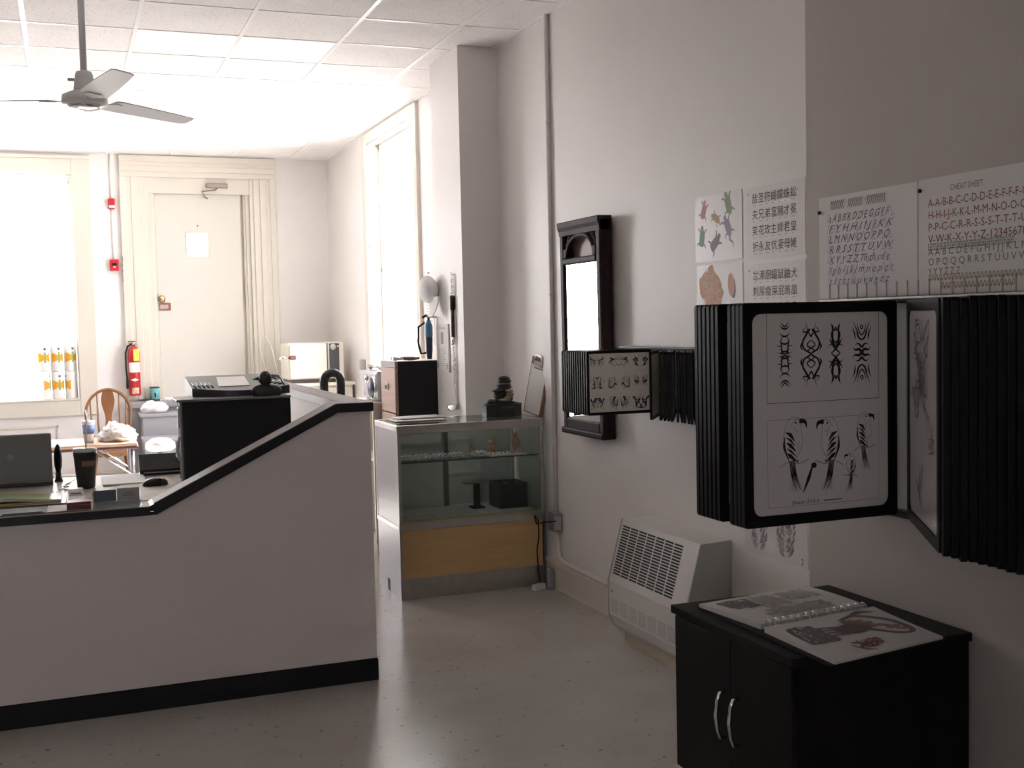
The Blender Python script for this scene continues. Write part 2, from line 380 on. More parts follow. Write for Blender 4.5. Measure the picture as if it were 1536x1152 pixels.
# window 1 (back wall, left)
def windowframe(name):
    o = bpy.data.objects.new(name, None); C.objects.link(o); o['kind'] = 'structure'; return o
w1 = windowframe('window_1'); w1.location = (-0.62, YB, W1[2])
x0, x1, z0, z1 = W1
b = MB().cbox(x1, x1+0.175, YB-0.035, YB+0.002, z0-0.165, z1+0.19, 0.006).cbox(x0-0.175, x0, YB-0.035, YB+0.002, z0-0.165, z1+0.19, 0.006)
part('casing', b, CREAM, w1)
part('head_casing', MB().cbox(x0, x1, YB-0.035, YB+0.002, z1, z1+0.19, 0.006).cbox(x0-0.18, x1+0.18, YB-0.05, YB, z1+0.15, z1+0.185, 0.006), CREAM, w1)
part('apron', MB().cbox(x0, x1, YB-0.035, YB+0.002, z0-0.165, z0-0.012, 0.006), CREAM, w1)
part('window_sill', MB().cbox(x0+0.002, x1-0.002, YB-0.045, YB+T-0.02, z0-0.012, z0+0.004, 0.004), CREAM, w1)
part('jamb', MB().box(x1-0.012, x1, YB, YB+T-0.02, z0, z1).box(x0, x0+0.012, YB, YB+T-0.02, z0, z1).box(x0, x1, YB, YB+T-0.02, z1-0.012, z1), CREAM, w1)
ysh = YB+0.17
part('sash', MB().cbox(x0+0.012, x0+0.05, ysh, ysh+0.03, z0, z1-0.012).cbox(x1-0.04, x1-0.012, ysh, ysh+0.03, z0, z1-0.012).cbox(x0, x1, ysh, ysh+0.03, z1-0.075, z1-0.055).cbox(x0, x1, ysh, ysh+0.03, z0+0.004, z0+0.04), WHITE, w1)
part('glass_pane', MB().box(x0+0.03, x1-0.03, ysh+0.012, ysh+0.016, z0+0.03, z1-0.06), PANE, w1)
# sunk panel under window 1
pf = struct('trim_1', MB().cbox(x0+0.05, -0.11, YB-0.014, YB, 0.635, 0.66, 0.005).cbox(x0+0.05, -0.11, YB-0.014, YB, 0.18, 0.205, 0.005).cbox(-0.135, -0.11, YB-0.014, YB, 0.18, 0.66, 0.005).cbox(x0+0.05, x0+0.075, YB-0.014, YB, 0.18, 0.66, 0.005), CREAM)

# window 2 (right wall, seen along the wall)
w2 = windowframe('window_2'); w2.location = (XR, 9.72, W2[2])
y0, y1, z0, z1 = W2
part('casing', MB().cbox(XR-0.03, XR+0.002, y0-0.10, y0, z0-0.1, z1+0.085, 0.006).cbox(XR-0.03, XR+0.002, y1, y1+0.13, z0-0.1, z1+0.085, 0.006), CREAM, w2)
part('head_casing', MB().cbox(XR-0.03, XR+0.002, y0, y1, z1, z1+0.085, 0.006), CREAM, w2)
part('window_sill', MB().cbox(XR-0.05, XR+0.14, y0-0.1, y1+0.1, z0-0.03, z0, 0.006), CREAM, w2)
part('jamb', MB().box(XR, XR+0.14, y1-0.012, y1, z0, z1).box(XR, XR+0.14, y0, y0+0.012, z0, z1).box(XR, XR+0.14, y0, y1, z1-0.012, z1), CREAM, w2)
part('sash', MB().cbox(XR+0.1, XR+0.13, y0+0.012, y0+0.05, z0, z1-0.012).cbox(XR+0.1, XR+0.13, y1-0.05, y1-0.012, z0, z1-0.012).cbox(XR+0.1, XR+0.13, y0, y1, z1-0.06, z1-0.012).cbox(XR+0.1, XR+0.13, y0, y1, z0, z0+0.05).cbox(XR+0.1, XR+0.13, y0, y1, 2.08, 2.115), WHITE, w2)
part('glass_pane', MB().box(XR+0.112, XR+0.116, y0+0.03, y1-0.03, z0+0.03, z1-0.03), PANE, w2)

# unseen window added in the front wall to light surfaces facing the camera
w3 = windowframe('added_window'); w3.location = (-2.14, YF, W3[2])
part('sash', MB().cbox(W3[0], W3[0]+0.05, YF-0.1, YF-0.06, W3[2], W3[3]).cbox(W3[1]-0.05, W3[1], YF-0.1, YF-0.06, W3[2], W3[3]).cbox(W3[0], W3[1], YF-0.1, YF-0.06, W3[3]-0.05, W3[3]).cbox(W3[0], W3[1], YF-0.1, YF-0.06, W3[2], W3[2]+0.05), WHITE, w3)
part('glass_pane', MB().box(W3[0]+0.03, W3[1]-0.03, YF-0.085, YF-0.081, W3[2]+0.03, W3[3]-0.03), PANE, w3)

# door 1
d1 = windowframe('door_1'); d1.location = (1.34, YB, 0.87)
zc = 3.355
for sx, xo, xi in ((1, 0.555, 0.80), (-1, 2.118, 1.885)):
    lo = lambda a, c: (min(a, c), max(a, c))
    b = MB()
    for (t0, t1, dep) in ((0, 0.28, 0.045), (0.26, 0.45, 0.032), (0.43, 0.72, 0.04), (0.70, 1.0, 0.024)):
        a, c = lo(xo+(xi-xo)*t0, xo+(xi-xo)*t1); b.cbox(a, c, YB-dep, YB+0.002, 0.88, 3.14, 0.006)
    part('side_casing', b, CREAM, d1)
    b = MB().box(*lo(xi, xi+sx*0.035), YB, YB+T-0.02, 0.87, 3.14).cbox(*lo(xi+sx*0.035, xi+sx*0.075), YB+0.05, YB+T-0.02, 0.87, 3.07, 0.005)
    b.cbox(*lo(xi+sx*0.07, xi+sx*0.096), YB+0.08, YB+T-0.02, 0.87, 3.02, 0.004)
    b.box(*lo(xi+sx*0.09, xi+sx*0.14), YB+0.136, YB+T-0.02, 0.87, 3.02)
    part('door_jamb', b, CREAM, d1)
b = MB()
for (t0, t1, dep) in ((0, 0.30, 0.05), (0.28, 0.5, 0.034), (0.48, 0.75, 0.042), (0.72, 1.0, 0.026)):
    b.cbox(0.555, 2.118, YB-dep, YB+0.002, zc-0.215*t1, zc-0.215*t0, 0.006)
part('head_casing', b, CREAM, d1)
part('transom_rail', MB().box(0.835, 1.85, YB+0.02, YB+T-0.02, 2.984, 3.14), CREAM, d1)
leaf = part('door_leaf', MB().cbox(0.897, 1.762, YB+0.09, YB+0.135, 0.875, 2.345).cbox(0.897, 1.762, YB+0.09, YB+0.135, 2.585, 2.985).cbox(0.897, 1.205, YB+0.09, YB+0.135, 2.34, 2.59).cbox(1.414, 1.762, YB+0.09, YB+0.135, 2.34, 2.59), mat('door_paint', (0.66, 0.63, 0.58), 0.4, var=0.015, vscale=4), d1)
part('door_pane', MB().box(1.205, 1.414, YB+0.108, YB+0.112, 2.345, 2.585), PANE, leaf)
part('pane_bead', MB().box(1.195, 1.205, YB+0.082, YB+0.09, 2.335, 2.595).box(1.414, 1.424, YB+0.082, YB+0.09, 2.335, 2.595).box(1.195, 1.424, YB+0.082, YB+0.09, 2.335, 2.345).box(1.195, 1.424, YB+0.082, YB+0.09, 2.585, 2.595), CREAM, leaf)
part('door_knob', MB().lathe([(0.001, -0.06), (0.022, -0.058), (0.032, -0.045), (0.03, -0.03), (0.014, -0.018), (0.012, -0.006), (0.036, -0.004), (0.036, 0.0)], 0.935, YB+0.09, 20, 'Y', 1.905), BRASS, leaf)
lk = part('lock_plate', MB().cbox(0.90, 1.02, YB+0.078, YB+0.09, 1.785, 1.865, 0.003), mat('rust_red_paint', (0.33, 0.10, 0.06), 0.5), leaf)
part('lock_label', MB().box(0.915, 0.995, YB+0.075, YB+0.0781, 1.803, 1.845), mat('silver_label', (0.6, 0.6, 0.6), 0.35, 0.6), lk)
cl = part('door_closer', MB().cbox(1.41, 1.63, YB-0.03, YB+0.021, 3.045, 3.09, 0.01), mat('bronze_grey_metal', (0.32, 0.28, 0.25), 0.35, 0.8), d1)
part('closer_arm', MB().tube([(1.52, YB-0.01, 3.045), (1.50, YB-0.02, 3.02), (1.36, YB-0.06, 3.0), (1.40, YB+0.05, 2.955), (1.43, YB+0.085, 2.945)], 0.008, 8), MATS['bronze_grey_metal'], d1)
part('peephole', MB().lathe([(0.001, -0.004), (0.008, -0.003), (0.008, 0)], 1.32, YB+0.09, 10, 'Y', 2.66), DKGREY, leaf)

for k, z in enumerate((2.03, 2.075, 2.12, 2.18, 2.235, 2.285)):
    part('chipped_paint', MB().box(0.5535, 0.5552+0.004*(k % 2), YB-0.0458, YB-0.02, z, z+0.028+0.012*(k % 3)), mat('bare_wood_chip', (0.12, 0.07, 0.05), 0.7), d1)

# grey stairs up to the door
st = thing('door_steps', 'grey painted wooden steps climbing to the cream door', 'steps', (1.3, 11.7, 0))
part('threshold', MB().cbox(0.53, 1.86, 12.14, YB-0.001, 0.80, 0.865, 0.01).cbox(0.55, 1.85, 12.19, YB-0.001, 0.0, 0.80, 0.004), GREYPAINT, st)
for k, (zt, ya) in enumerate(((0.765, 11.82), (0.545, 11.52), (0.325, 11.22), (0.11, 10.92))):
    t_ = part('tread', MB().cbox(0.64, 1.86, ya-0.025, 12.188 if k == 0 else ya+0.298, zt-0.035, zt, 0.008), GREYPAINT, st)
    part('riser', MB().box(0.665, 1.84, ya, 12.188 if k == 0 else ya+0.295, 0.002, zt-0.035), GREYPAINT, t_)

# ==================================================================== RECEPTION COUNTER
YC = 4.985
cn = thing('reception_counter', 'white front reception counter with black edging and sloping side', 'counter', (0.2, 5.2, 0))
XE = 1.245
# front panel outline (x,z)
fp = [(-2.4, 0.1), (XE, 0.1), (XE, 1.212), (1.098, 1.212), (0.315, 0.824), (-2.4, 0.824)]
part('front_panel', MB().prismY(fp, YC, YC+0.10), LAMI, cn)
part('end_panel', MB().box(XE-0.10, XE, YC+0.10, 7.28, 0.0, 1.212), LAMI, cn)
part('kick_base', MB().box(-2.4, XE+0.004, YC-0.006, YC+0.02, 0.0, 0.096).box(XE-0.02, XE+0.004, YC, 7.28, 0.0, 0.096).box(-2.4, XE-0.02, YC+0.02, YC+0.1, 0.0, 0.099), BLKM, cn)
capm = mat('cap_grey_laminate', (0.40, 0.36, 0.36), 0.6, spec=0.3)
# caps: black edge strips with a grey laminate top
up = [(0.295, 0.866), (1.089, 1.252), (XE+0.012, 1.252), (XE+0.012, 1.214), (1.097, 1.214), (0.318, 0.826)]
part('cap_edge', MB().prismY(up, YC-0.018, YC+0.125), BLK, cn)
th = 0.0025
part('cap_top', MB().prismY([(0.31, 0.8735), (1.089, 1.252), (XE+0.011, 1.252), (XE+0.011, 1.252+th), (1.088, 1.252+th), (0.309, 0.8735+th)], YC-0.016, YC+0.123), capm, cn)
part('cap_edge', MB().box(XE-0.112, XE+0.012, YC+0.125, 7.29, 1.214, 1.252), BLK, cn)
part('cap_top', MB().box(XE-0.111, XE+0.011, YC+0.123, 7.288, 1.252, 1.2545), capm, cn)
dk = part('desk_top', MB().box(-2.4, XE-0.10, YC+0.1, 6.17, 0.826, 0.861).box(-2.4, 0.295, YC-0.0175, YC+0.1, 0.826, 0.861), BLK, cn)
part('desk_laminate', MB().box(-2.4, XE-0.101, YC+0.1, 6.165, 0.861, 0.8635).box(-2.4, 0.295, YC-0.012, YC+0.1, 0.861, 0.8635), mat('desk_laminate', (0.50, 0.46, 0.41), 0.35), dk)
part('desk_leg_panel', MB().box(-2.4, -2.36, YC+0.1, 6.1, 0.0, 0.826), LAMI, cn)
ZD = 0.8637

# ==================================================================== DISPLAY CASE
X0, X1, Y0, Y1 = 1.742, 2.645, 6.355, 6.86
dc = thing('display_case', 'steel and glass jewellery display case with wooden lower front', 'display case', (2.2, 6.6, 0))
ZT = 1.012
part('plinth', MB().box(X0+0.012, X1, Y0+0.004, Y1, 0, 0.122), STEEL, dc)
part('wood_front', MB().box(X0+0.012, X1-0.004, Y0+0.006, Y0+0.02, 0.122, 0.405), MAPLE, dc)
part('lower_side', MB().box(X0, X0+0.012, Y0+0.002, Y1, 0.0005, 0.41).box(X1-0.012, X1, Y0+0.006, Y1, 0.122, 0.41).box(X0, X1, Y1-0.012, Y1, 0.122, 0.41), mat('grey_steel_paint', (0.38, 0.37, 0.40), 0.35, 0.3), dc)
part('side_slot', MB().box(X0-0.0012, X0+0.001, 6.60, 6.65, 0.005, 0.075), BLKM, dc)
part('lower_rail', MB().cbox(X0-0.003, X1+0.003, Y0-0.006, Y0+0.02, 0.402, 0.447, 0.003).cbox(X0-0.004, X0+0.012, Y0, Y1, 0.402, 0.43, 0.002), ALU, dc)
part('deck', MB().box(X0+0.01, X1-0.01, Y0+0.02, Y1-0.012, 0.41, 0.448), mat('case_deck_felt', (0.66, 0.66, 0.63), 0.7, var=0.05, vscale=30), dc)
part('deck_lip', MB().box(X0+0.012, X1-0.012, Y0+0.004, Y0+0.021, 0.447, 0.462), mat('yellowed_lip', (0.50, 0.46, 0.26), 0.5), dc)
part('side_panel', MB().box(X0+0.001, X0+0.008, Y0+0.012, Y1-0.012, 0.43, 0.985), mat('grey_laminate_side', (0.46, 0.45, 0.48), 0.3), dc)
part('side_panel', MB().box(X1-0.008, X1-0.001, Y0+0.012, Y1-0.012, 0.43, 0.985), CASEG, dc)
part('top_frame', MB().cbox(X0-0.003, X1+0.003, Y0-0.004, Y0+0.016, 0.962, ZT, 0.003).cbox(X0-0.003, X0+0.014, Y0, Y1, 0.98, ZT, 0.003).cbox(X1-0.014, X1+0.003, Y0, Y1, 0.98, ZT, 0.003).cbox(X0, X1, Y1-0.02, Y1+0.003, 0.985, ZT, 0.003), ALU, dc)
for (px, py) in ((X0-0.001, Y0-0.003), (X1-0.019, Y0-0.003), (X0-0.001, Y1-0.018), (X1-0.019, Y1-0.018)):
    part('corner_post', MB().cbox(px, px+0.02, py, py+0.02, 0.43, 0.985, 0.002), ALU, dc)
part('top_glass', MB().box(X0+0.004, X1-0.004, Y0+0.01, Y1-0.01, ZT-0.008, ZT-0.001), CASEG, dc)
part('front_glass', MB().box(X0+0.012, X1-0.012, Y0+0.004, Y0+0.009, 0.45, 0.97), CASEG, dc)
cm = mat('case_mirror', (0.62, 0.65, 0.62), 0.12, 0.35)
part('rear_door', MB().box(X0+0.01, 2.20, Y1-0.012, Y1-0.006, 0.448, 0.985), cm, dc)
part('rear_door', MB().box(2.17, X1-0.01, Y1-0.004, Y1+0.002, 0.448, 0.985), cm, dc)
part('shelf_post', MB().cbox(2.17, 2.198, Y1-0.032, Y1-0.012, 0.448, 0.985, 0.002), mat('bronze_post', (0.16, 0.14, 0.12), 0.4, 0.8), dc)
for xa in (2.176, X0+0.01, X1-0.026): part('shelf_bracket', MB().box(xa, xa+0.016, Y0+0.06, Y1-0.02, 0.772, 0.786), ALU, dc)
part('glass_shelf', MB().box(X0+0.012, X1-0.012, Y0+0.05, Y1-0.05, 0.786, 0.793), CASEG, dc)
part('shelf_edge', MB().box(X0+0.012, X1-0.012, Y0+0.046, Y0+0.05, 0.785, 0.794), mat('green_glass_edge', (0.05, 0.10, 0.08), 0.2), dc)

# ---- trays and ornaments inside the case
rnd = random.Random(3)
silver = mat('silver_jewellery', (0.8, 0.8, 0.82), 0.2, 1.0)
TZ = 0.7932
tl_ = ['leftmost shallow tray of silver rings on the glass shelf', 'second tray of silver rings from the case left end', 'third tray of silver rings from the case left end', 'fourth tray of silver rings, just left of the shelf post', 'small tray of silver rings, right of the shelf post']
for k, tx in enumerate((1.775, 1.88, 1.985, 2.09, 2.235)):
    t_ = thing('ring_tray', tl_[k], 'tray', (tx+0.045, 6.48, TZ), group='ring trays on the glass shelf')
    part('tray', MB().box(tx, tx+0.092, 6.42, 6.55, TZ, TZ+0.008), mat('grey_velvet', (0.22, 0.23, 0.25), 0.8), t_)
    for q in range(6):
        cx, cyy = tx+0.018+0.028*(q % 3), 6.45+0.05*(q//3)+rnd.uniform(-.008, .008)
        part('ring', MB().tube([(cx+0.011*math.cos(a), cyy, TZ+0.019+0.011*math.sin(a)) for a in [2*PI*i/12 for i in range(12)]], 0.0032, 6, closed=True), silver, t_)
tc_ = thing('card_of_earrings', 'pale card tray of small pink and silver studs on the shelf right half', 'tray', (2.44, 6.5, TZ))
part('tray', MB().box(2.33, 2.57, 6.43, 6.57, TZ, TZ+0.006), mat('pale_pink_card', (0.62, 0.52, 0.50), 0.6), tc_)
for q in range(20):
    part('stud', MB().blob((2.345+0.0225*(q % 10)+0.005, 6.46+0.06*(q//10), TZ+0.0105), (0.006, 0.006, 0.006), q, 0.1, 1), silver if q % 3 else RED, tc_)
tanm = mat('tan_carved_wood', (0.42, 0.27, 0.14), 0.5)
for k, (fx, lab, hh) in enumerate(((2.30, 'small tan carved animal ornament left on the case shelf', 0.05), (2.43, 'tan seated animal ornament in the middle of the shelf right half', 0.06), (2.59, 'taller tan figurine at the shelf right end', 0.10))):
    b = MB().blob((fx, 6.66, TZ+hh*0.42), (0.028, 0.022, hh*0.43), 10+k, 0.12, 2).blob((fx-0.012, 6.65, TZ+hh*0.95), (0.016, 0.016, 0.017), 20+k, 0.1, 2).blob((fx-0.024, 6.65, TZ+hh*1.1), (0.006, 0.006, 0.012), 5, 0, 1).blob((fx, 6.65, TZ+hh*1.1), (0.006, 0.006, 0.012), 6, 0, 1)
    b.v = [(x, y, max(z, TZ)) for x, y, z in b.v]
    solo('carved_ornament', b, tanm, lab, 'ornament', 'tan ornaments in the display case')
bb = thing('open_box', 'open black box on the case deck at the right end', 'box', (2.53, 6.65, 0.448))
part('box_body', MB().box(2.44, 2.62, 6.56, 6.57, 0.4482, 0.60).box(2.44, 2.62, 6.75, 6.76, 0.4482, 0.60).box(2.44, 2.45, 6.57, 6.75, 0.4482, 0.60).box(2.61, 2.62, 6.57, 6.75, 0.4482, 0.60).box(2.45, 2.61, 6.57, 6.75, 0.4482, 0.456), BLKM, bb)
part('box_divider', MB().box(2.525, 2.533, 6.57, 6.75, 0.456, 0.59), DKGREY, bb)
b2 = thing('black_display_stand', 'black T-shaped display stand on the case deck', 'stand', (2.33, 6.68, 0.448))
part('stand_base', MB().cbox(2.29, 2.37, 6.64, 6.72, 0.4482, 0.458, 0.003), BLKM, b2)
part('stand_column', MB().box(2.315, 2.345, 6.66, 6.70, 0.458, 0.60), BLKM, b2)
part('stand_arm', MB().cbox(2.245, 2.395, 6.65, 6.71, 0.60, 0.615, 0.004), mat('olive_felt', (0.16, 0.18, 0.12), 0.8), b2)
for k, (px, lab) in enumerate(((1.80, 'long price sheet of small handwritten lines at the deck left end'), (2.08, 'price sheet of small handwritten lines left of the black stand'))):
    ps = solo('price_sheet', MB().box(px, px+0.24, 6.45, 6.62, 0.4482, 0.4492), PAPER, lab, 'paper', 'price sheets on the case deck')
    ik = Ink(); r2 = random.Random(k)
    for q in range(7):
        x = 0.01
        while x < 0.2:
            l = r2.uniform(0.01, 0.03); ik.rect(x, x+l, 0.02+q*0.02, 0.026+q*0.02); x += l+r2.uniform(0.006, 0.012)
    part('handwriting', ik.lay((px, 6.45, 0.4495), (1, 0, 0), (0, 1, 0), 0), INKG, ps, kind='stuff')

# ==================================================================== CEILING FAN AND LIGHTS
FX, FY = 0.13, 6.0
fanm = mat('grey_fan_enamel', (0.72, 0.71, 0.72), 0.35)
fn = thing('ceiling_fan', 'grey three-blade ceiling fan on a long down rod', 'fan', (FX, FY, HC))
part('ceiling_canopy', MB().lathe([(0.02, -0.10), (0.055, -0.07), (0.065, -0.006), (0.065, -0.001)], FX, FY, 20, 'Z', HC), fanm, fn)
part('down_rod', MB().lathe([(0.016, 2.83), (0.016, HC-0.08)], FX, FY, 14), fanm, fn)
part('rod_cover', MB().lathe([(0.052, 2.755), (0.050, 2.77), (0.042, 2.835), (0.036, 2.85), (0.017, 2.855)], FX, FY, 20), fanm, fn)
part('rod_bolt', MB().lathe([(0.008, -0.075), (0.008, 0.0)], FX, FY, 8, 'X', 2.81), STEEL, fn)
part('motor_housing', MB().lathe([(0.045, 2.757), (0.07, 2.752), (0.105, 2.735), (0.108, 2.70), (0.10, 2.688), (0.02, 2.686)], FX, FY, 32), fanm, fn)
part('bottom_cap', MB().lathe([(0.085, 2.688), (0.07, 2.674), (0.04, 2.665), (0.001, 2.662)], FX, FY, 28), CHROME, fn)
blade_arm = mat('fan_blade_enamel', (0.70, 0.69, 0.70), 0.4)
for k in range(3):
    a = PI + 0.36858*-1 + k*2*PI/3 + 0.05
    M = Matrix.Translation((FX, FY, 2.715)) @ Matrix.Rotation(a, 4, 'Z') @ Matrix.Rotation(math.radians(-10), 4, 'X')
    bl = part('blade', MB().prismZ([(0.15, -0.05), (0.17, -0.065), (0.45, -0.06), (0.70, -0.048), (0.715, -0.03), (0.715, 0.03), (0.70, 0.05), (0.45, 0.062), (0.17, 0.07), (0.15, 0.055)], -0.003, 0.003).xf(M), blade_arm, fn)
    part('blade_bracket', MB().prismZ([(0.085, -0.02), (0.13, -0.014), (0.17, -0.045), (0.21, -0.03), (0.21, 0.03), (0.17, 0.045), (0.13, 0.014), (0.085, 0.02)], -0.009, -0.003).xf(M), fanm, bl)
DIFF = mat('light_diffuser', (0.90, 0.90, 0.90), 0.30, spec=0.6, emit=0.35)
for lab, (xa, ya) in (('white fluorescent ceiling light panel nearer the camera above the fan', (GX0+G, GY0+G)), ('far white fluorescent ceiling light panel close to the back wall', (GX0+G, GY0+5*G))):
    lt = thing('ceiling_light', lab, 'ceiling light', (xa+G, ya+G/2, HC), group='recessed ceiling lights')
    xb, yb2 = xa+2*G, ya+G
    part('light_housing', MB().box(xa+0.012, xb-0.012, ya+0.012, yb2-0.012, HC+0.05, HC+0.06).box(xa+0.012, xa+0.016, ya+0.012, yb2-0.012, HC, HC+0.05).box(xb-0.016, xb-0.012, ya+0.012, yb2-0.012, HC, HC+0.05).box(xa+0.012, xb-0.012, ya+0.012, ya+0.016, HC, HC+0.05).box(xa+0.012, xb-0.012, yb2-0.016, yb2-0.012, HC, HC+0.05), TBAR, lt)
    part('diffuser', MB().box(xa+0.016, xb-0.016, ya+0.016, yb2-0.016, HC+0.002, HC+0.008), DIFF, lt)

# ==================================================================== RIGHT WALL: PIPE, MIRROR, HEATER
PIPEM = mat('painted_conduit', (0.74, 0.71, 0.69), 0.4)
cd = thing('wall_conduit', 'painted electrical conduit running down the right wall to a box', 'conduit', (XR, 6.2, 0.0))
part('pipe', MB().tube([(XR-0.014, 6.21, HC-0.002), (XR-0.014, 6.21, 0.46)], 0.0135, 10), PIPEM, cd)
part('pipe', MB().tube([(XR-0.014, 6.19, 0.36), (XR-0.014, 6.19, 0.24), (XR-0.014, 6.165, 0.195), (XR-0.014, 6.10, 0.18), (XR-0.014, 5.6, 0.175), (XR-0.014, 5.1, 0.175)], 0.0125, 10), PIPEM, cd)
for z in (2.75, 1.75, 0.9): part('pipe_strap', MB().tube([(XR-0.001, 6.19, z), (XR-0.022, 6.197, z), (XR-0.029, 6.21, z), (XR-0.022, 6.223, z), (XR-0.001, 6.23, z)], 0.004, 6), PIPEM, cd)
jb = part('junction_box', MB().cbox(XR-0.055, XR-0.001, 6.145, 6.235, 0.355, 0.465, 0.005), mat('grey_cast_metal', (0.30, 0.29, 0.28), 0.5, 0.3), cd)
part('outlet_face', MB().cbox(XR-0.052, XR-0.012, 6.138, 6.146, 0.37, 0.45, 0.003), mat('outlet_grey', (0.42, 0.41, 0.40), 0.5), jb)
solo('black_cable', MB().tube([(2.63, 6.14, 0.42), (2.615, 6.13, 0.425), (2.585, 6.25, 0.40), (2.57, 6.30, 0.385), (2.572, 6.335, 0.43), (2.60, 6.345, 0.40), (2.60, 6.34, 0.30), (2.585, 6.338, 0.22), (2.59, 6.335, 0.10), (2.60, 6.335, 0.03), (2.585, 6.31, 0.008)], 0.004, 6), BLKM, 'thin black power cord hanging from the wall outlet in front of the display case', 'cord')
ps = thing('power_strip', 'white power strip and plug lying on the floor by the display case', 'power strip', (2.58, 6.27, 0))
part('strip_body', MB().cbox(2.515, 2.60, 6.235, 6.275, 0.0, 0.035, 0.006).xf(Matrix.Translation((2.56, 6.255, 0)) @ Matrix.Rotation(0.35, 4, 'Z') @ Matrix.Translation((-2.56, -6.255, 0))), WHITE, ps)
part('plug', MB().cbox(2.615, 2.65, 6.23, 6.28, 0.0, 0.12, 0.01), GREYP, ps)

mr = thing('wall_mirror', 'tall dark carved wood mirror hanging behind the small picture rack', 'mirror', (XR, 5.645, 0.972))
ya, yb2, za, zb = 5.385, 5.905, 0.972, 2.135
MT = Matrix.Translation((XR-0.012, 5.645, za)) @ Matrix.Rotation(-math.radians(0.3), 4, 'Y') @ Matrix.Translation((-XR, -5.645, -za))
fx0 = XR-0.075
part('side_frame', MB().cbox(fx0, XR-0.004, ya, ya+0.052, za, zb-0.01, 0.01).xf(MT), EBONY, mr)
part('side_frame', MB().cbox(fx0, XR-0.004, yb2-0.052, yb2, za, zb-0.01, 0.01).xf(MT), EBONY, mr)
part('bottom_frame', MB().cbox(fx0, XR-0.004, ya+0.048, yb2-0.048, za, za+0.085, 0.01).cbox(fx0-0.012, XR-0.004, ya-0.005, yb2+0.005, za-0.004, za+0.03, 0.008).xf(MT), EBONY, mr)
part('crown', MB().prismY([(XR-0.004, zb-0.075), (fx0, zb-0.075), (fx0-0.003, zb-0.05), (fx0-0.010, zb-0.03), (fx0-0.012, zb-0.006), (fx0-0.008, zb), (XR-0.004, zb)], ya, yb2).xf(MT), EBONY, mr)
part('mid_rail', MB().cbox(fx0-0.006, XR-0.006, ya+0.048, yb2-0.048, 1.90, 1.935, 0.008).xf(MT), EBONY, mr)
yc = (ya+yb2)/2
part('arch_panel', MB().box(XR-0.03, XR-0.02, ya+0.048, yb2-0.048, 1.93, 2.075).xf(MT), mat('plum_panel', (0.20, 0.12, 0.11), 0.45), mr)
arch = [(yc+0.17*math.cos(t)*-1, 1.955+0.10*math.sin(t)) for t in [PI*i/16 for i in range(17)]]
part('carved_arch', MB().tube([(fx0+0.012, y, z) for y, z in [(ya+0.06, 1.938)]+arch+[(yb2-0.06, 1.938)]], 0.014, 8).xf(MT), EBONY, mr)
for sgn in (-1, 1):
    b = MB()
    for q in range(4):
        cyy = yc+sgn*(0.185-0.03*q*0.6); cz = 1.985+q*0.02
        b.tube([(fx0+0.015, cyy+sgn*0.018*math.cos(t), cz+0.03*math.sin(t)) for t in [2*PI*i/10 for i in range(10)]], 0.006, 6, closed=True)
    part('carved_scroll', b.xf(MT), EBONY, mr, kind='stuff')
    part('arch_foot', MB().cbox(fx0-0.002, XR-0.02, yc+sgn*0.185-0.02, yc+sgn*0.185+0.02, 1.935, 1.985, 0.006).xf(MT), EBONY, mr)
part('mirror_glass', MB().box(XR-0.064, XR-0.05, ya+0.048, yb2-0.048, za+0.08, 1.905).xf(MT), MIRROR, mr)

HY0, HY1 = 4.30, 5.06
ht = thing('wall_heater', 'cream fan-coil wall heater with louvred grilles beside the cabinet', 'heater', (2.56, 4.68, 0))
HEAT = mat('heater_enamel', (0.68, 0.65, 0.63), 0.45, var=0.02, vscale=6)
prof = [(XR-0.002, 0.055), (2.505, 0.055), (2.46, 0.10), (2.44, 0.15), (2.44, 0.315), (2.522, 0.615), (XR-0.002, 0.622)]
part('casing', MB().prismY(prof, HY0+0.008, HY1-0.008), HEAT, ht)
for y in (HY0, HY1-0.008): part('end_cap', MB().prismY([(x-0.004 if x < 2.6 else x, z) for x, z in prof], y, y+0.008), mat('heater_end_grey', (0.44, 0.445, 0.42), 0.45), ht)
part('base_skirt', MB().box(2.515, XR-0.02, HY0+0.02, HY1-0.02, 0.0, 0.056), mat('yellowed_enamel', (0.60, 0.53, 0.40), 0.45), ht)
p0, p1 = Vector((2.44, 0, 0.315)), Vector((2.522, 0, 0.615)); du = (p1-p0).normalized(); L = (p1-p0).length; nn = Vector((-du.z, 0, du.x))
slotm = mat('slot_dark', (0.03, 0.03, 0.03), 0.8)
ncol = 7; gy1, gy0 = HY1-0.03, HY0+0.13; cw = (gy1-gy0)/ncol
for c in range(ncol):
    yb2 = gy1-c*cw; ya = yb2-cw+0.012
    b = MB()
    for r in range(18):
        t = 0.04+(L-0.065)*r/18; q0 = p0+du*t+nn*0.0012; q1 = p0+du*(t+0.008)+nn*0.0012
        a0, a1 = q0-nn*0.004, q1-nn*0.004
        b.add([(q0.x, ya, q0.z), (q0.x, yb2, q0.z), (q1.x, yb2, q1.z), (q1.x, ya, q1.z), (a0.x, ya, a0.z), (a0.x, yb2, a0.z), (a1.x, yb2, a1.z), (a1.x, ya, a1.z)], [(0, 1, 2, 3), (0, 4, 5, 1), (1, 5, 6, 2), (2, 6, 7, 3), (3, 7, 4, 0)])
    part('vent_grille', b, slotm, ht, kind='stuff')
q0 = p0+du*0.06+nn*0.0008; q1 = p0+du*(L-0.09)+nn*0.0008
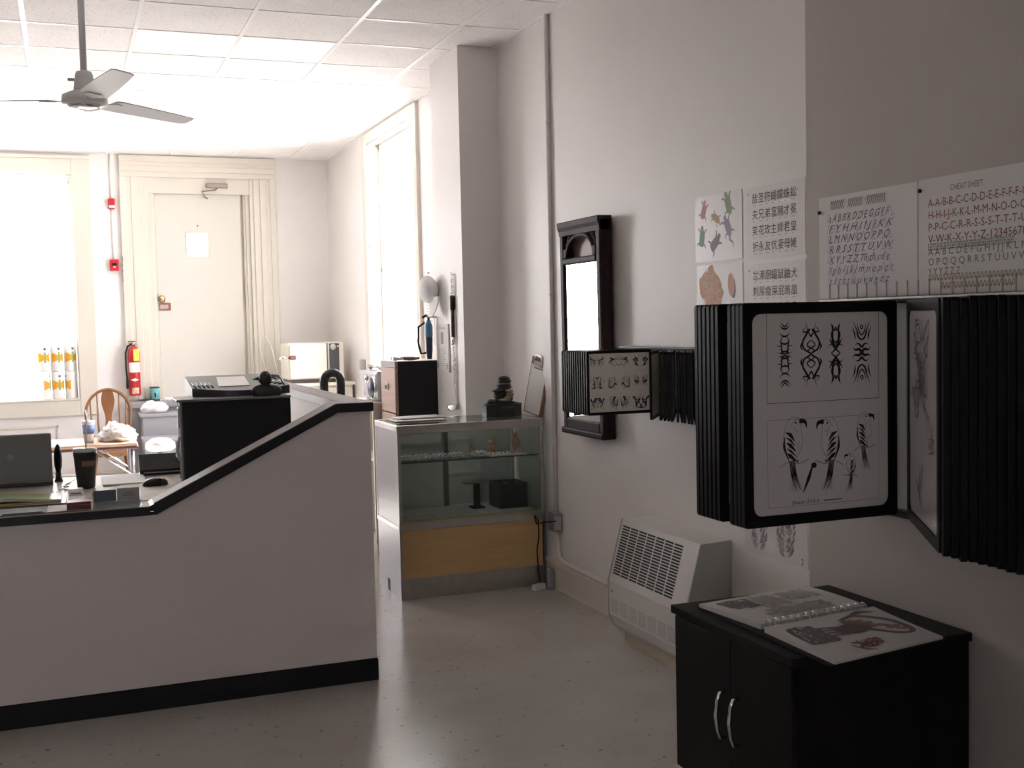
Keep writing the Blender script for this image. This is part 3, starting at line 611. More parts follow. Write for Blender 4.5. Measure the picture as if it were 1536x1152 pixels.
part('control_flap', MB().add([(q0.x, HY0+0.03, q0.z), (q0.x, HY0+0.10, q0.z), (q1.x, HY0+0.10, q1.z), (q1.x, HY0+0.03, q1.z)], [(0, 1, 2, 3)]).add([(q0.x-0.001, HY0+0.028, q0.z), (q0.x-0.001, HY0+0.031, q0.z), (q1.x-0.001, HY0+0.031, q1.z), (q1.x-0.001, HY0+0.028, q1.z)], [(0, 1, 2, 3)]), HEAT, ht)
for c in range(ncol):
    yb2 = gy1-c*cw*1.1; ya = yb2-cw*1.1+0.016
    b = MB()
    for r in range(8): b.box(2.4395, 2.45, ya, yb2, 0.165+0.0092*r, 0.1675+0.0092*r)
    part('lower_grille', b, mat('slot_grey', (0.30, 0.28, 0.27), 0.6), ht, kind='stuff')
    part('kick_rib', MB().box(2.4590, 2.4612, yb2-cw*0.5, yb2-cw*0.5+0.004, 0.102, 0.104).add([(2.4585, yb2-cw*0.5, 0.104), (2.4585, yb2-cw*0.5+0.004, 0.104), (2.4391, yb2-cw*0.5+0.004, 0.1525), (2.4391, yb2-cw*0.5, 0.1525)], [(0, 1, 2, 3)]), HEAT, ht)
part('badge', MB().box(2.437, 2.441, HY1-0.05, HY1-0.03, 0.265, 0.275), GREYP, ht)

# ==================================================================== POSTERS ON THE WALLS
def wallsheet(name, label, ya, yb_, za, zb_, xw, material=LAMP_PAPER, cat='poster', group=None):
    t_ = 0.0025
    return solo(name, MB().box(xw-t_, xw-0.0002, min(ya, yb_), max(ya, yb_), za, zb_), material, label, cat, group)
def wlay(ik, yleft, zbot, xw): return ik.lay((xw-0.0030, yleft, zbot), (0, -1, 0), (0, 0, 1), 0.0)
PX = XR
s1 = wallsheet('flash_poster', 'colourful poster of six small reptiles and frogs on the right wall', 4.57, 4.185, 1.842, 2.132, PX)
def critter(col, cx, cy, s, ang, kind, seed):
    ik = Ink(); r = random.Random(seed); ca, sa = math.cos(ang), math.sin(ang)
    R = lambda x, y: (cx+(x*ca-y*sa)*s, cy+(x*sa+y*ca)*s)
    ik.poly([R(0.5*math.cos(t)*(1+0.12*math.sin(3*t+seed)), 0.32*math.sin(t)*(1+0.15*math.cos(2*t))) for t in [2*PI*i/16 for i in range(16)]])
    ik.poly([R(0.55+0.18*math.cos(t), 0.06+0.15*math.sin(t)) for t in [2*PI*i/10 for i in range(10)]])
    for (lx, ly, ex, ey) in ((0.3, 0.2, 0.5, 0.5), (0.3, -0.2, 0.55, -0.45), (-0.3, 0.2, -0.45, 0.5), (-0.3, -0.2, -0.5, -0.48)):
        ik.stroke([R(lx, ly), R((lx+ex)/2+0.08, (ly+ey)/2), R(ex, ey)], 0.13*s, 0.1*s, 0.06*s)
    if kind: ik.stroke([R(-0.4, 0), R(-0.7, 0.12), R(-1.0, -0.1), R(-1.25, 0.05)], 0.2*s, 0.1*s, 0.02*s)
    return ik
cols = {'r': (0.45, 0.12, 0.09), 'g': (0.15, 0.26, 0.10), 'o': (0.42, 0.22, 0.07), 'v': (0.22, 0.17, 0.27), 't': (0.10, 0.22, 0.20), 'n': (0.16, 0.12, 0.14)}
for c, v in cols.items(): mat('print_'+c, v, 0.5)
for (c, cx, cyy, s, a, k) in (('r', 0.075, 0.225, 0.07, 1.2, 0), ('g', 0.28, 0.235, 0.085, 1.9, 0), ('o', 0.18, 0.185, 0.06, 2.6, 1), ('t', 0.058, 0.105, 0.08, 1.4, 0), ('v', 0.275, 0.14, 0.08, 2.0, 1), ('n', 0.165, 0.075, 0.085, 0.6, 0)):
    part('creature_print', wlay(critter(c, cx, cyy, s, a, k, int(cx*1000)), 4.57, 1.842, PX), MATS['print_'+c], s1)
s2 = wallsheet('flash_poster', 'poster of a big orange flower cluster under the reptile poster', 4.56, 4.185, 1.545, 1.826, PX)
ik = Ink(); ik2 = Ink(); r = random.Random(4)
for i in range(26):
    a, q = r.uniform(0, 2*PI), 0.085*math.sqrt(r.random()); ik.ell(0.115+q*math.cos(a), 0.15+q*1.25*math.sin(a), 0.03, 0.032, 0, 10, 0.15, r)
for i in range(24):
    a, q = r.uniform(0, 2*PI), 0.08*math.sqrt(r.random()); ik2.ring(0.115+q*math.cos(a), 0.15+q*1.25*math.sin(a), 0.02, 0.022, 0.004, 9)
ik.ell(0.285, 0.19, 0.026, 0.05, 0.1, 14)
part('flower_print', wlay(ik, 4.56, 1.545, PX), mat('print_rust', (0.60, 0.26, 0.16), 0.5), s2, kind='stuff')
part('petal_lines', ik2.lay((PX-0.0034, 4.56, 1.545), (0, -1, 0), (0, 0, 1), 0), mat('print_gold', (0.60, 0.42, 0.22), 0.5), s2, kind='stuff')
part('small_print', wlay(Ink().ell(0.30, 0.175, 0.022, 0.045, 0.1).ell(0.235, 0.045, 0.03, 0.03), 4.56, 1.545, PX), MATS['print_n'], s2)
def kanji_sheet(label, yl, yr, za, zb_, rows):
    s = wallsheet('character_chart', label, yl, yr, za, zb_, PX)
    ik = Ink(); ikg = Ink(); W_ = 0.372; Hh = zb_-za; n = 4; r = random.Random(len(rows[0]))
    for j, row in enumerate(rows):
        for i, ch in enumerate(row):
            x = 0.048+i*(W_-0.058)/7+r.uniform(-.002, .002); y = Hh-0.064-j*0.066
            ik.text(ch, x, y, 0.044)
            ikg.rect(x+0.008, x+0.008+r.uniform(0.012, 0.024), y-0.014, y-0.0105)
    ik.rect(0.018, 0.021, Hh-0.03, Hh-0.022); ik.rect(0.024, 0.027, Hh-0.03, Hh-0.022)
    part('characters', wlay(ik, yl, za, PX), INK, s, kind='stuff'); part('captions', wlay(ikg, yl, za, PX), INKP, s, kind='stuff')
kanji_sheet('white chart of four rows of black brush characters beside the reptile poster', 4.155, 3.742, 1.832, 2.128, ['\u654c\u5723\u7b26\u8774\u8776\u86db\u86a3', '\u592b\u5144\u5f1f\u5bcc\u8ced\u624d\u5195', '\u7b11\u82b1\u73ab\u4e3b\u5e2b\u541b\u7687', '\u6298\u6c38\u53cb\u4f09\u59bb\u6bcd\u59e5'])
kanji_sheet('lower white chart of black brush characters just above the big picture rack', 4.155, 3.742, 1.53, 1.812, ['\u5fff\u6f6b\u53a8\u8760\u9f20\u9f2c\u72ac', '\u523a\u5c3f\u7626\u5c4e\u5c41\u9d21\u51f0', '\u864e\u9f8d\u99ac\u7f8a\u725b\u725b\u9ce5'])
s5 = wallsheet('flash_poster', 'poster of grey shaded winged drawings below the big picture rack', 4.19, 3.742, 0.60, 0.90, PX)
ik = Ink(); ikk = Ink(); r = random.Random(12)
for cx in (0.11, 0.30):
    for i in range(190):
        sg = r.choice((-1, 1)); y = r.uniform(0.02, 0.28); x = cx+sg*r.uniform(0.0, 0.075)*(0.45+abs(y-0.02)*2.6); ln = r.uniform(0.015, 0.035)
        (ik if r.random() < 0.7 else ikk).stroke([(x, y), (x+sg*ln*0.5, y+ln*0.5), (x+sg*ln*0.4, y+ln)], 0.003, 0.009, 0.001)
part('shading', wlay(ik, 4.19, 0.60, PX), INKP, s5, kind='stuff'); part('dark_lines', wlay(ikk, 4.19, 0.60, PX), INKG, s5, kind='stuff')
part('number_mark', wlay(Ink().text('2', 0.405, 0.012, 0.035), 4.19, 0.60, PX), INK, s5)

# two lettering sheets on the nearer wall
LX = XN
s6 = wallsheet('lettering_sheet', 'hand-drawn sheet of violet cursive alphabets tacked to the front wall', 3.513, 2.995, 1.655, 2.018, LX, PAPER)
ik = Ink(); r = random.Random(9)
for j, row in enumerate(['a A B B R D D E G G F F', 'F Y H H I I J J K K', 'L M N N O O P P Q', 'R R S S T T U V W', 'X Y Y Z Z Th th cd e', 'f g h i j k l m n o p q r', 's s t t t u u v x y z z']):
    ik.text(row, 0.055, 0.272-j*0.037, 0.036, 0.45, width=0.33+0.02*(j % 2))
    x = 0.05
    while x < 0.38:
        ik.stroke([(x, 0.272-j*0.037+r.uniform(-.006, .004)), (x+0.01, 0.30-j*0.037), (x+0.02, 0.275-j*0.037), (x+0.012, 0.268-j*0.037), (x+0.034, 0.272-j*0.037)], 0.0012); x += r.uniform(0.035, 0.06)
part('cursive_alphabet', wlay(ik, 3.513, 1.655, LX), INKV, s6, kind='stuff')
ik = Ink()
for x0_, n in ((0.065, 7), (0.165, 7), (0.265, 9)):
    for q in range(n): ik.stroke([(x0_+q*0.011, 0.315), (x0_+q*0.011+0.012, 0.345), (x0_+q*0.011+0.004, 0.335), (x0_+q*0.011+0.014, 0.314)], 0.002)
part('title_scrawl', wlay(ik, 3.513, 1.655, LX), INKG, s6, kind='stuff')
part('push_pin', MB().lathe([(0.001, -0.012), (0.007, -0.011), (0.006, -0.004), (0.004, -0.002)], LX-0.0026, 3.50, 10, 'X', 1.965), BLKM, s6)
s7 = wallsheet('lettering_sheet', 'hand-drawn sheet of red and grey block capitals with a title on the front wall', 2.990, 2.44, 1.655, 2.02, LX, PAPER)
ik = Ink()
for j, row in enumerate(['A-A-B-B-C-C-D-D-E-E-F-F-F-G-G', 'H-H-I-J-K-K-L-M-M-N-O-O-O-O', 'P-P-C-C-R-R-S-S-S-T-T-T-U-U', 'V-W-K-X-Y-Y-Z-1234567890']): ik.text(row, 0.045, 0.275-j*0.038, 0.036, 0.0, width=0.44)
part('red_alphabet', wlay(ik, 2.990, 1.655, LX), INKR, s7, kind='stuff')
ik = Ink().text('CHEAT SHEET', 0.14, 0.318, 0.026, 0.15, width=0.14)
for j, row in enumerate(['A A B C D E F G H I J J K L M N', 'O P Q Q Q R R S T U U V W X', 'Y Y Y Z Z Z']): ik.text(row, 0.045, 0.122-j*0.031, 0.032, 0.0, width=0.44 if j < 2 else 0.14)
r = random.Random(2)
for j in range(3):
    y = 0.154-j*0.008; x = 0.045
    while x < 0.40:
        ik.rect(x, x+0.003, y, y+0.006); x += r.uniform(0.0045, 0.008)
part('grey_alphabet', wlay(ik, 2.990, 1.655, LX), INKG, s7, kind='stuff')
ik = Ink()
for j in range(2):
    x = 0.045+0.06*j
    while x < 0.46-0.06*j:
        ik.stroke([(x, 0.042-j*0.026), (x+0.006, 0.062-j*0.026), (x+0.014, 0.044-j*0.026), (x+0.006, 0.05-j*0.026)], 0.0025); x += 0.016
part('ochre_scrollwork', wlay(ik, 2.990, 1.655, LX), INKO, s7, kind='stuff')
part('push_pin', MB().lathe([(0.001, -0.012), (0.007, -0.011), (0.006, -0.004), (0.004, -0.002)], LX-0.0026, 2.975, 10, 'X', 1.985), BLKM, s7)

# ==================================================================== FLIP-PANEL PICTURE RACKS
def panel_mesh(wd, hh, fr, th, rad):
    """frame with rounded window: outer rect minus rounded rect, local: hinge at x=0, panel towards -x, thickness in y"""
    def rr(x0, x1, z0, z1, rd, n=5):
        pts = []
        for cx, cz, a0 in ((x1-rd, z1-rd, 0), (x0+rd, z1-rd, PI/2), (x0+rd, z0+rd, PI), (x1-rd, z0+rd, 1.5*PI)):
            for i in range(n+1): a = a0+PI/2*i/n; pts.append((cx+rd*math.cos(a), cz+rd*math.sin(a)))
        return pts
    o = rr(-wd, 0, 0, hh, 0.012); i = rr(-wd+fr, -fr, fr, hh-fr, rad); n = len(o); b = MB()
    vs = [(x, -th/2, z) for x, z in o]+[(x, -th/2, z) for x, z in i]+[(x, th/2, z) for x, z in o]+[(x, th/2, z) for x, z in i]
    fs = []
    for k in range(n):
        j = (k+1) % n
        fs += [(k, j, n+j, n+k), (2*n+k, 3*n+k, 3*n+j, 2*n+j), (k, 2*n+k, 2*n+j, j), (n+k, n+j, 3*n+j, 3*n+k)]
    return b.add(vs, fs)
def tribal(ik, cx, cy, w_, h_, seed):
    r = random.Random(seed)
    S = lambda pts, a, m, e: [ik.stroke([(cx+sx*x*w_, cy+sy*y*h_) for x, y in pts], a*0.62, m*0.62, e*0.62) for sx in (-1, 1) for sy in (-1, 1)]
    if seed == 0:
        for k in range(4): S([(0.0, 0.10+k*0.24), (0.25, 0.13+k*0.24), (0.55, 0.22+k*0.25)], 0.011, 0.007, 0.0006)
        S([(0.35, 0.0), (0.30, 0.2), (0.38, 0.45), (0.2, 0.6)], 0.004, 0.008, 0.002); S([(0.0, 0.02), (0.22, 0.06), (0.3, 0.14)], 0.006, 0.01, 0.002); S([(0.0, 0.88), (0.2, 0.95), (0.45, 1.05)], 0.008, 0.006, 0.0005)
        S([(0.3, 0.3), (0.6, 0.28), (0.85, 0.34)], 0.006, 0.004, 0.0005); S([(0.28, 0.1), (0.5, 0.05), (0.75, 0.1)], 0.005, 0.004, 0.0005)
    elif seed == 1:
        S([(0.05, 0.04), (0.5, 0.16), (0.62, 0.38), (0.35, 0.62), (0.1, 0.8), (0.3, 0.72), (0.6, 0.72), (0.4, 0.86)], 0.008, 0.012, 0.003)
        S([(0.0, 0.18), (0.3, 0.3), (0.0, 0.45)], 0.009, 0.007, 0.004); S([(0.0, 0.55), (0.22, 0.75), (0.4, 1.05)], 0.009, 0.006, 0.0005); S([(0.0, 0.0), (0.25, 0.1), (0.0, 0.18)], 0.006, 0.008, 0.004)
        S([(0.62, 0.4), (0.75, 0.25), (0.62, 0.12)], 0.003, 0.011, 0.001)
    elif seed == 2:
        for k in range(3): S([(0.0, 0.12+0.1*k), (0.3+0.08*k, 0.3+0.12*k), (0.3, 0.62+0.1*k), (0.5, 0.98)], 0.009, 0.008, 0.0008)
        S([(-0.5, 0.0), (0.0, 0.14), (0.5, 0.36), (0.75, 0.5)], 0.004, 0.013, 0.0005); S([(0.0, 0.85), (0.15, 0.72), (0.3, 0.9)], 0.006, 0.008, 0.001); S([(0.2, 0.25), (0.6, 0.28), (0.85, 0.2)], 0.008, 0.005, 0.0005)
    else:
        S([(0.0, 0.0), (0.3, 0.1), (0.7, 0.08), (0.95, 0.18)], 0.016, 0.012, 0.0005); S([(0.0, 0.15), (0.35, 0.28), (0.75, 0.24)], 0.014, 0.008, 0.0005)
        S([(0.0, 0.40), (0.35, 0.5), (0.55, 0.75), (0.9, 1.02)], 0.009, 0.010, 0.0005); S([(0.0, 0.55), (0.28, 0.68), (0.5, 0.98)], 0.007, 0.007, 0.0005); S([(0.7, 0.4), (0.75, 0.6), (1.0, 0.85)], 0.002, 0.009, 0.0005)
        S([(0.0, 0.75), (0.14, 0.82), (0.0, 0.9)], 0.006, 0.006, 0.005)
def bird(ik, ikg, ox, oy, s, flip, seed):
    R = lambda x, y: (ox+x*s*flip, oy+y*s); r = random.Random(seed)
    O = lambda pts, w=0.0014: ikg.stroke([R(*p) for p in pts], w)
    # head, beak, breast and back outline; y from -0.6 (tail tip) to 1
    O([(-0.16, 0.84), (-0.05, 0.98), (0.10, 0.97), (0.20, 0.84), (0.26, 0.62), (0.24, 0.36), (0.14, 0.12)]); O([(-0.16, 0.84), (-0.17, 0.66), (-0.20, 0.46), (-0.12, 0.24), (0.02, 0.06)])
    ik.stroke([R(-0.12, 0.90), R(-0.26, 0.88), R(-0.30, 0.74)], 0.10*s, 0.075*s, 0.004*s); ik.ell(*R(-0.03, 0.87), 0.022*s, 0.022*s)
    O([(0.02, 0.80), (-0.02, 0.72), (-0.10, 0.68)]); O([(-0.08, 0.94), (0.02, 0.90), (0.10, 0.80)])
    for k in range(5):                                     # black wing bars
        y = 0.68-k*0.11; ik.stroke([R(0.22-0.01*k, y), R(0.10, y-0.06), R(0.00-0.02*k, y-0.20)], 0.004*s, (0.085 if k % 2 == 0 else 0.05)*s, 0.004*s)
    ik.stroke([R(0.24, 0.60), R(0.25, 0.36), R(0.12, 0.04)], 0.01*s, 0.06*s, 0.004*s)
    for k in range(4): ik.stroke([R(0.02+0.035*k, 0.08), R(-0.03+0.035*k, -0.22), R(-0.14+0.05*k, -0.55+0.06*(k % 2))], 0.02*s, 0.034*s, 0.003*s)
    for k in range(8): O([(0.0+0.02*k, 0.10), (-0.06+0.022*k, -0.25), (-0.2+0.045*k, -0.62+0.1*r.random())], 0.0009)
    for k in range(18): x, y = r.uniform(-0.14, 0.12), r.uniform(0.25, 0.7); O([(x, y), (x+0.02, y-0.03), (x+0.01, y-0.07)], 0.0009)
    O([(-0.34, 0.10), (-0.1, 0.02), (0.16, 0.06), (0.36, -0.04)], 0.0022); ik.stroke([R(-0.08, 0.10), R(-0.07, 0.03)], 0.03*s, 0.03*s, 0.01*s); ik.stroke([R(0.04, 0.10), R(0.05, 0.03)], 0.03*s, 0.03*s, 0.01*s)
def flash_sheet(pn, wd, hh, kind):
    """paper and print inside one panel, on its -y face"""
    fr = 0.03; th = 0.016
    sh = part('sheet', MB().box(-wd+fr-0.006, -fr+0.006, -0.004, 0.004, fr-0.006, hh-fr+0.006), LAMP_PAPER, pn, world=False)
    return sh
# ---- big rack
BR = thing('picture_rack', 'large black wall rack of swinging tattoo flash panels above the cabinet', 'rack', (XN, 2.9, 0.93))
PW, PH, FR = 0.575, 0.69, 0.034
for z in (1.630, 0.925): part('wall_rail', MB().cbox(2.53, XN-0.0005, 2.05, 3.42, z, z+0.022, 0.004), BLK, BR)
part('rail_bar', MB().cbox(2.48, 2.50, 2.10, 3.40, 1.640, 1.650, 0.003), STEEL, BR)
for yy in (2.12, 3.38): part('rail_bracket', MB().box(2.482, 2.531, yy-0.012, yy+0.012, 1.641, 1.649), BLK, BR)
for i in range(26): part('hinge_pin', MB().tube([(2.505, 2.12+i*0.05, 1.63), (2.505, 2.12+i*0.05, 1.70)], 0.0028, 6), STEEL, BR)
big_me = _mesh('panel', panel_mesh(PW, PH, FR, 0.016, 0.03), RACK)
sheet_me = _mesh('sheet', MB().box(-PW+FR-0.006, -FR+0.006, -0.003, 0.003, FR-0.006, PH-FR+0.006), mat('panel_sheet', (0.74, 0.715, 0.72), 0.25, spec=0.4))
def put_panel(rack, me, sme, hx, hy, hz, ang, name='panel'):
    o = bpy.data.objects.new(name, me); C.objects.link(o); o.parent = rack
    o.matrix_local = rootmat(rack).inverted() @ (Matrix.Translation((hx, hy, hz)) @ Matrix.Rotation(ang, 4, 'Z'))
    if sme:
        s = bpy.data.objects.new('sheet', sme); C.objects.link(s); s.parent = o
    return o
ZP = 0.948
main = put_panel(BR, big_me, sheet_me, 2.482, 3.0, ZP, 0.0)
ik, ikg, ikb = Ink(), Ink(), Ink()
U0 = -PW+FR; UW = PW-2*FR; VH = PH-2*FR
fx_, fw_ = U0+0.105*UW, 0.825*UW
ikb.rect(fx_, fx_+0.0016, FR+VH*0.556, FR+VH*0.998); ikb.rect(fx_+fw_, fx_+fw_+0.0016, FR+VH*0.556, FR+VH*0.998); ikb.rect(fx_, fx_+fw_, FR+VH*0.556, FR+VH*0.5585)
for k, fr_c in enumerate((0.235, 0.425, 0.607, 0.803)): tribal(ik, U0+UW*fr_c, FR+VH*0.795, (0.036, 0.050, 0.034, 0.036)[k], 0.097, k)
bird(ik, ikg, U0+UW*0.30, FR+VH*0.245, 0.150, -1, 1); bird(ik, ikg, U0+UW*0.55, FR+VH*0.235, 0.150, 1, 2); bird(ik, ikg, U0+UW*0.825, FR+VH*0.30, 0.118, -1, 3); bird(ik, ikg, U0+UW*0.71, FR+VH*0.165, 0.075, 1, 4)
ik.stroke([(U0+UW*0.36, FR+VH*0.10), (U0+UW*0.40, FR+VH*0.17), (U0+UW*0.43, FR+VH*0.235)], 0.001, 0.012, 0.004); ik.ell(U0+UW*0.44, FR+VH*0.235, 0.010, 0.009)
ikb.frame(fx_, fx_+fw_, FR+VH*0.036, FR+VH*0.474, 0.0008)
ik.text('Sheet 215.S', fx_+0.085, FR+VH*0.045, 0.016, 0.2, width=0.105); ikb.rect(fx_+0.205, fx_+0.275, FR+VH*0.05, FR+VH*0.0545)
def on_panel(pn, ink, m, nm): part(nm, ink.lay((0, -0.0036, 0), (1, 0, 0), (0, 0, 1), 0), m, pn, world=False, kind='stuff')
on_panel(main, ik, INK, 'tattoo_print'); on_panel(main, ikg, INKG, 'line_print'); on_panel(main, ikb, INK, 'border_print')
# panels swung away behind the open one
for k, (hy, ang) in enumerate(((3.022, 0.0), (3.045, 0.0), (3.068, 0.002))): put_panel(BR, big_me, sheet_me, 2.482, hy, ZP, -ang)
for k, (hy, ang) in enumerate(((3.14, -0.004), (3.165, -0.006), (3.19, -0.008), (3.215, -0.010), (3.24, -0.012), (3.262, -0.014))): put_panel(BR, big_me, sheet_me, 2.482, hy, ZP, ang)
# panels swung towards the camera
near = []
for k in range(25):
    hy = 2.905-0.030*k if k else 2.935; ang = math.radians(55.0+0.15*k) if k else math.radians(58.0)
    near.append(put_panel(BR, big_me, sheet_me, 2.482, hy, ZP+random.uniform(-0.004, 0.002), ang))
# the first of them shows its far face: faint figures
ik = Ink(); r = random.Random(5)
for i in range(11):
    cx, cyy = r.uniform(0.1, 0.42), r.uniform(0.12, 0.58)
    for q in range(5): ik.stroke([(cx+r.uniform(-.07, .07), cyy+r.uniform(-.07, .07)), (cx+r.uniform(-.07, .07), cyy+r.uniform(-.07, .07)), (cx+r.uniform(-.07, .07), cyy+r.uniform(-.07, .07))], 0.002, 0.010, 0.001)
part('figure_print', ik.lay((0, 0.0036, 0), (-1, 0, 0), (0, 0, 1), 0), INKG, near[0], world=False, kind='stuff')

# ---- small rack
SR = thing('picture_rack', 'small black wall rack of swinging flash sheets in front of the mirror', 'rack', (XR, 4.85, 1.13))
part('wall_rail', MB().cbox(2.635, XR-0.0005, 4.30, 5.25, 1.438, 1.46, 0.004), BLK, SR)
part('wall_rail', MB().cbox(2.635, XR-0.0005, 4.30, 5.25, 1.15, 1.17, 0.004), BLK, SR)
part('hinge_bar', MB().cbox(2.605, 2.636, 4.32, 5.23, 1.452, 1.462, 0.003), BLK, SR)
SW, SH = 0.345, 0.305
sm_me = _mesh('panel', panel_mesh(SW, SH, 0.014, 0.010, 0.004), RACK)
sm_sh = _mesh('sheet', MB().box(-SW+0.011, -0.011, -0.002, 0.002, 0.011, SH-0.011), mat('small_sheet', (0.74, 0.70, 0.65), 0.35))
ZS = 1.145
sp = put_panel(SR, sm_me, sm_sh, 2.612, 4.90, ZS, 0.0)
ik, ikg = Ink(), Ink(); r = random.Random(8)
for i in range(3):
    for j in range(3):
        cx = -SW+0.055+i*0.115; cyy = 0.055+j*0.098; sc = (0.036, 0.055, 0.04)[i]
        for q in range(9):
            a, b_ = r.uniform(0, 1), r.uniform(-0.8, 0.8); c_, d_ = r.uniform(0, 1), r.uniform(-0.8, 0.8); e_, f_ = r.uniform(0, 0.8), r.uniform(-0.8, 0.8); dk_ = r.random() < 0.3
            for sg in (-1, 1): (ik if dk_ else ikg).stroke([(cx+sg*a*sc, cyy+b_*0.04), (cx+sg*c_*sc, cyy+d_*0.04), (cx+sg*e_*sc, cyy+f_*0.04)], 0.0008, 0.007 if dk_ else 0.002, 0.0008)
part('ornament_print', ik.lay((0, -0.0026, 0), (1, 0, 0), (0, 0, 1), 0), INK, sp, world=False, kind='stuff')
part('line_print', ikg.lay((0, -0.0026, 0), (1, 0, 0), (0, 0, 1), 0), INKG, sp, world=False, kind='stuff')
for k in range(11): put_panel(SR, sm_me, sm_sh, 2.612, 4.926+0.025*k, ZS, -0.002*k)
for k in range(15):
    put_panel(SR, sm_me, sm_sh, 2.612, 4.80-0.03*k, ZS, math.radians((54 if k == 0 else 58+0.4*k)+random.uniform(-1.0, 1.0)))

# ==================================================================== BLACK CABINET AND BINDER
CX0, CX1, CY0, CY1, CH = 1.905, XN-0.022, 2.745, 3.44, 0.615
cb = thing('storage_cabinet', 'black wooden two-door cabinet with curved chrome handles under the picture rack', 'cabinet', (2.23, 3.09, 0))
part('cabinet_body', MB().box(CX0+0.022, CX1, CY0+0.004, CY1-0.004, 0.05, CH-0.028).box(CX0+0.05, CX1, CY0+0.02, CY1-0.02, 0, 0.05), BLACKW, cb)
part('cabinet_top', MB().cbox(CX0-0.008, CX1+0.004, CY0-0.008, CY1+0.008, CH-0.028, CH, 0.003), BLACKW, cb)
ym = (CY0+CY1)/2-0.012
for (ya, yb2, hy) in ((CY0+0.008, ym-0.002, ym-0.042), (ym+0.002, CY1-0.008, ym+0.036)):
    dr = part('cabinet_door', MB().cbox(CX0, CX0+0.02, ya, yb2, 0.06, CH-0.034, 0.002), BLACKW, cb)
    part('handle', MB().tube([(CX0+0.002, hy, 0.408), (CX0-0.018, hy, 0.405), (CX0-0.027, hy, 0.385), (CX0-0.033, hy, 0.335), (CX0-0.027, hy, 0.285), (CX0-0.018, hy, 0.262), (CX0+0.002, hy, 0.259)], [0.006, 0.0065, 0.006, 0.0075, 0.006, 0.0065, 0.006], 10), CHROME, dr)
bn = thing('ring_binder', 'open ring binder of tattoo flash pages lying on the black cabinet', 'binder', (2.2, 3.03, CH))
part('binder_cover', MB().add([(1.945, 2.63, CH+0.001), (2.42, 2.70, CH+0.001), (2.452, 3.42, CH+0.001), (1.955, 3.36, CH+0.001), (1.945, 2.63, CH+0.005), (2.42, 2.70, CH+0.005), (2.452, 3.42, CH+0.005), (1.955, 3.36, CH+0.005)], [(0, 3, 2, 1), (4, 5, 6, 7), (0, 1, 5, 4), (1, 2, 6, 5), (2, 3, 7, 6), (3, 0, 4, 7)]), BLKM, bn)
def page(quad, z, sag, mname, nm, thick=0.018):
    a, b_, c, d = [Vector((*p, 0)) for p in quad]; n = 8; mb = MB(); vs = []
    for i in range(n+1):
        for j in range(n+1):
            u, v = i/n, j/n; p = a*(1-u)*(1-v)+b_*u*(1-v)+c*u*v+d*(1-u)*v
            vs.append((p.x, p.y, z+sag(u, v)))
    top = len(vs); vs += [(x, y, CH+0.0052) for x, y, _ in vs]; fs = []
    for i in range(n):
        for j in range(n):
            q = i*(n+1)+j; fs.append((q, q+1, q+n+2, q+n+1)); fs.append((top+q, top+q+n+1, top+q+n+2, top+q+1))
    for i in range(n):
        for (q, p_) in ((i, i+1), (n*(n+1)+i, n*(n+1)+i+1), (i*(n+1), (i+1)*(n+1)), (i*(n+1)+n, (i+1)*(n+1)+n)): fs.append((q, p_, top+p_, top+q))
    return part(nm, mb.add(vs, fs), mname, bn), (a, b_, c, d)
PAGEM = mat('binder_page', (0.66, 0.64, 0.63), 0.35)
QL = [(1.955, 3.355), (2.43, 3.415), (2.425, 3.085), (1.985, 3.03)]
QR = [(1.975, 2.995), (2.435, 3.055), (2.41, 2.705), (1.965, 2.632)]
zl = lambda u, v: 0.004*math.sin(PI*v)+0.006*v
pl, q1_ = page(QL, CH+0.016, zl, PAGEM, 'page_stack')
pr, q2_ = page(QR, CH+0.016, lambda u, v: 0.006*(1-v)**2-0.003*v, PAGEM, 'page_stack')
def onpage(ik, Q, zf, off=0.0009):
    a, b_, c, d = Q; mb = MB(); vs = []
    for (u, v), dd in zip(ik.v, ik.d):
        u2, v2 = min(max(u, 0.02), 0.98), min(max(v, 0.02), 0.98); p = a*(1-u2)*(1-v2)+b_*u2*(1-v2)+c*u2*v2+d*(1-u2)*v2; vs.append((p.x, p.y, CH+0.016+zf(u2, v2)+off+dd))
    return mb.add(vs, ik.f)
def scribble(cx, cyy, rx, ry, n, seed, wmax=0.03):
    ik = Ink(); r = random.Random(seed)
    for q in range(n):
        pts = [(cx+rx*r.uniform(-1, 1), cyy+ry*r.uniform(-1, 1)) for _ in range(3)]; ik.stroke(pts, 0.003, r.uniform(0.008, wmax), 0.003)
    return ik
for k, (m_, cx, cyy, rx, ry, n) in enumerate(((INKG, 0.22, 0.3, 0.13, 0.2, 26), (INKP, 0.45, 0.35, 0.14, 0.28, 30), (INKP, 0.75, 0.3, 0.15, 0.2, 24), (INKP, 0.5, 0.75, 0.3, 0.14, 34), (INKG, 0.72, 0.7, 0.08, 0.12, 10))):
    part('tattoo_print', onpage(scribble(cx, cyy, rx, ry, int(n*1.6), 30+k, 0.045), q1_, zl), m_, pl, kind='stuff')
zr = lambda u, v: 0.006*(1-v)**2-0.003*v
maroon = mat('print_maroon', (0.20, 0.075, 0.085), 0.5); pink = mat('print_dusty_red', (0.34, 0.17, 0.15), 0.5); plum = mat('print_plum', (0.16, 0.10, 0.12), 0.5)
def hand(cx, cyy, s):
    ik = Ink().ell(cx+0.05*s, cyy, 0.16*s, 0.13*s)
    for k in range(4): ik.stroke([(cx-0.05*s, cyy+(-0.09+0.06*k)*s), (cx-0.3*s, cyy+(-0.2+0.075*k)*s)], 0.05*s, 0.05*s, 0.02*s)
    return ik
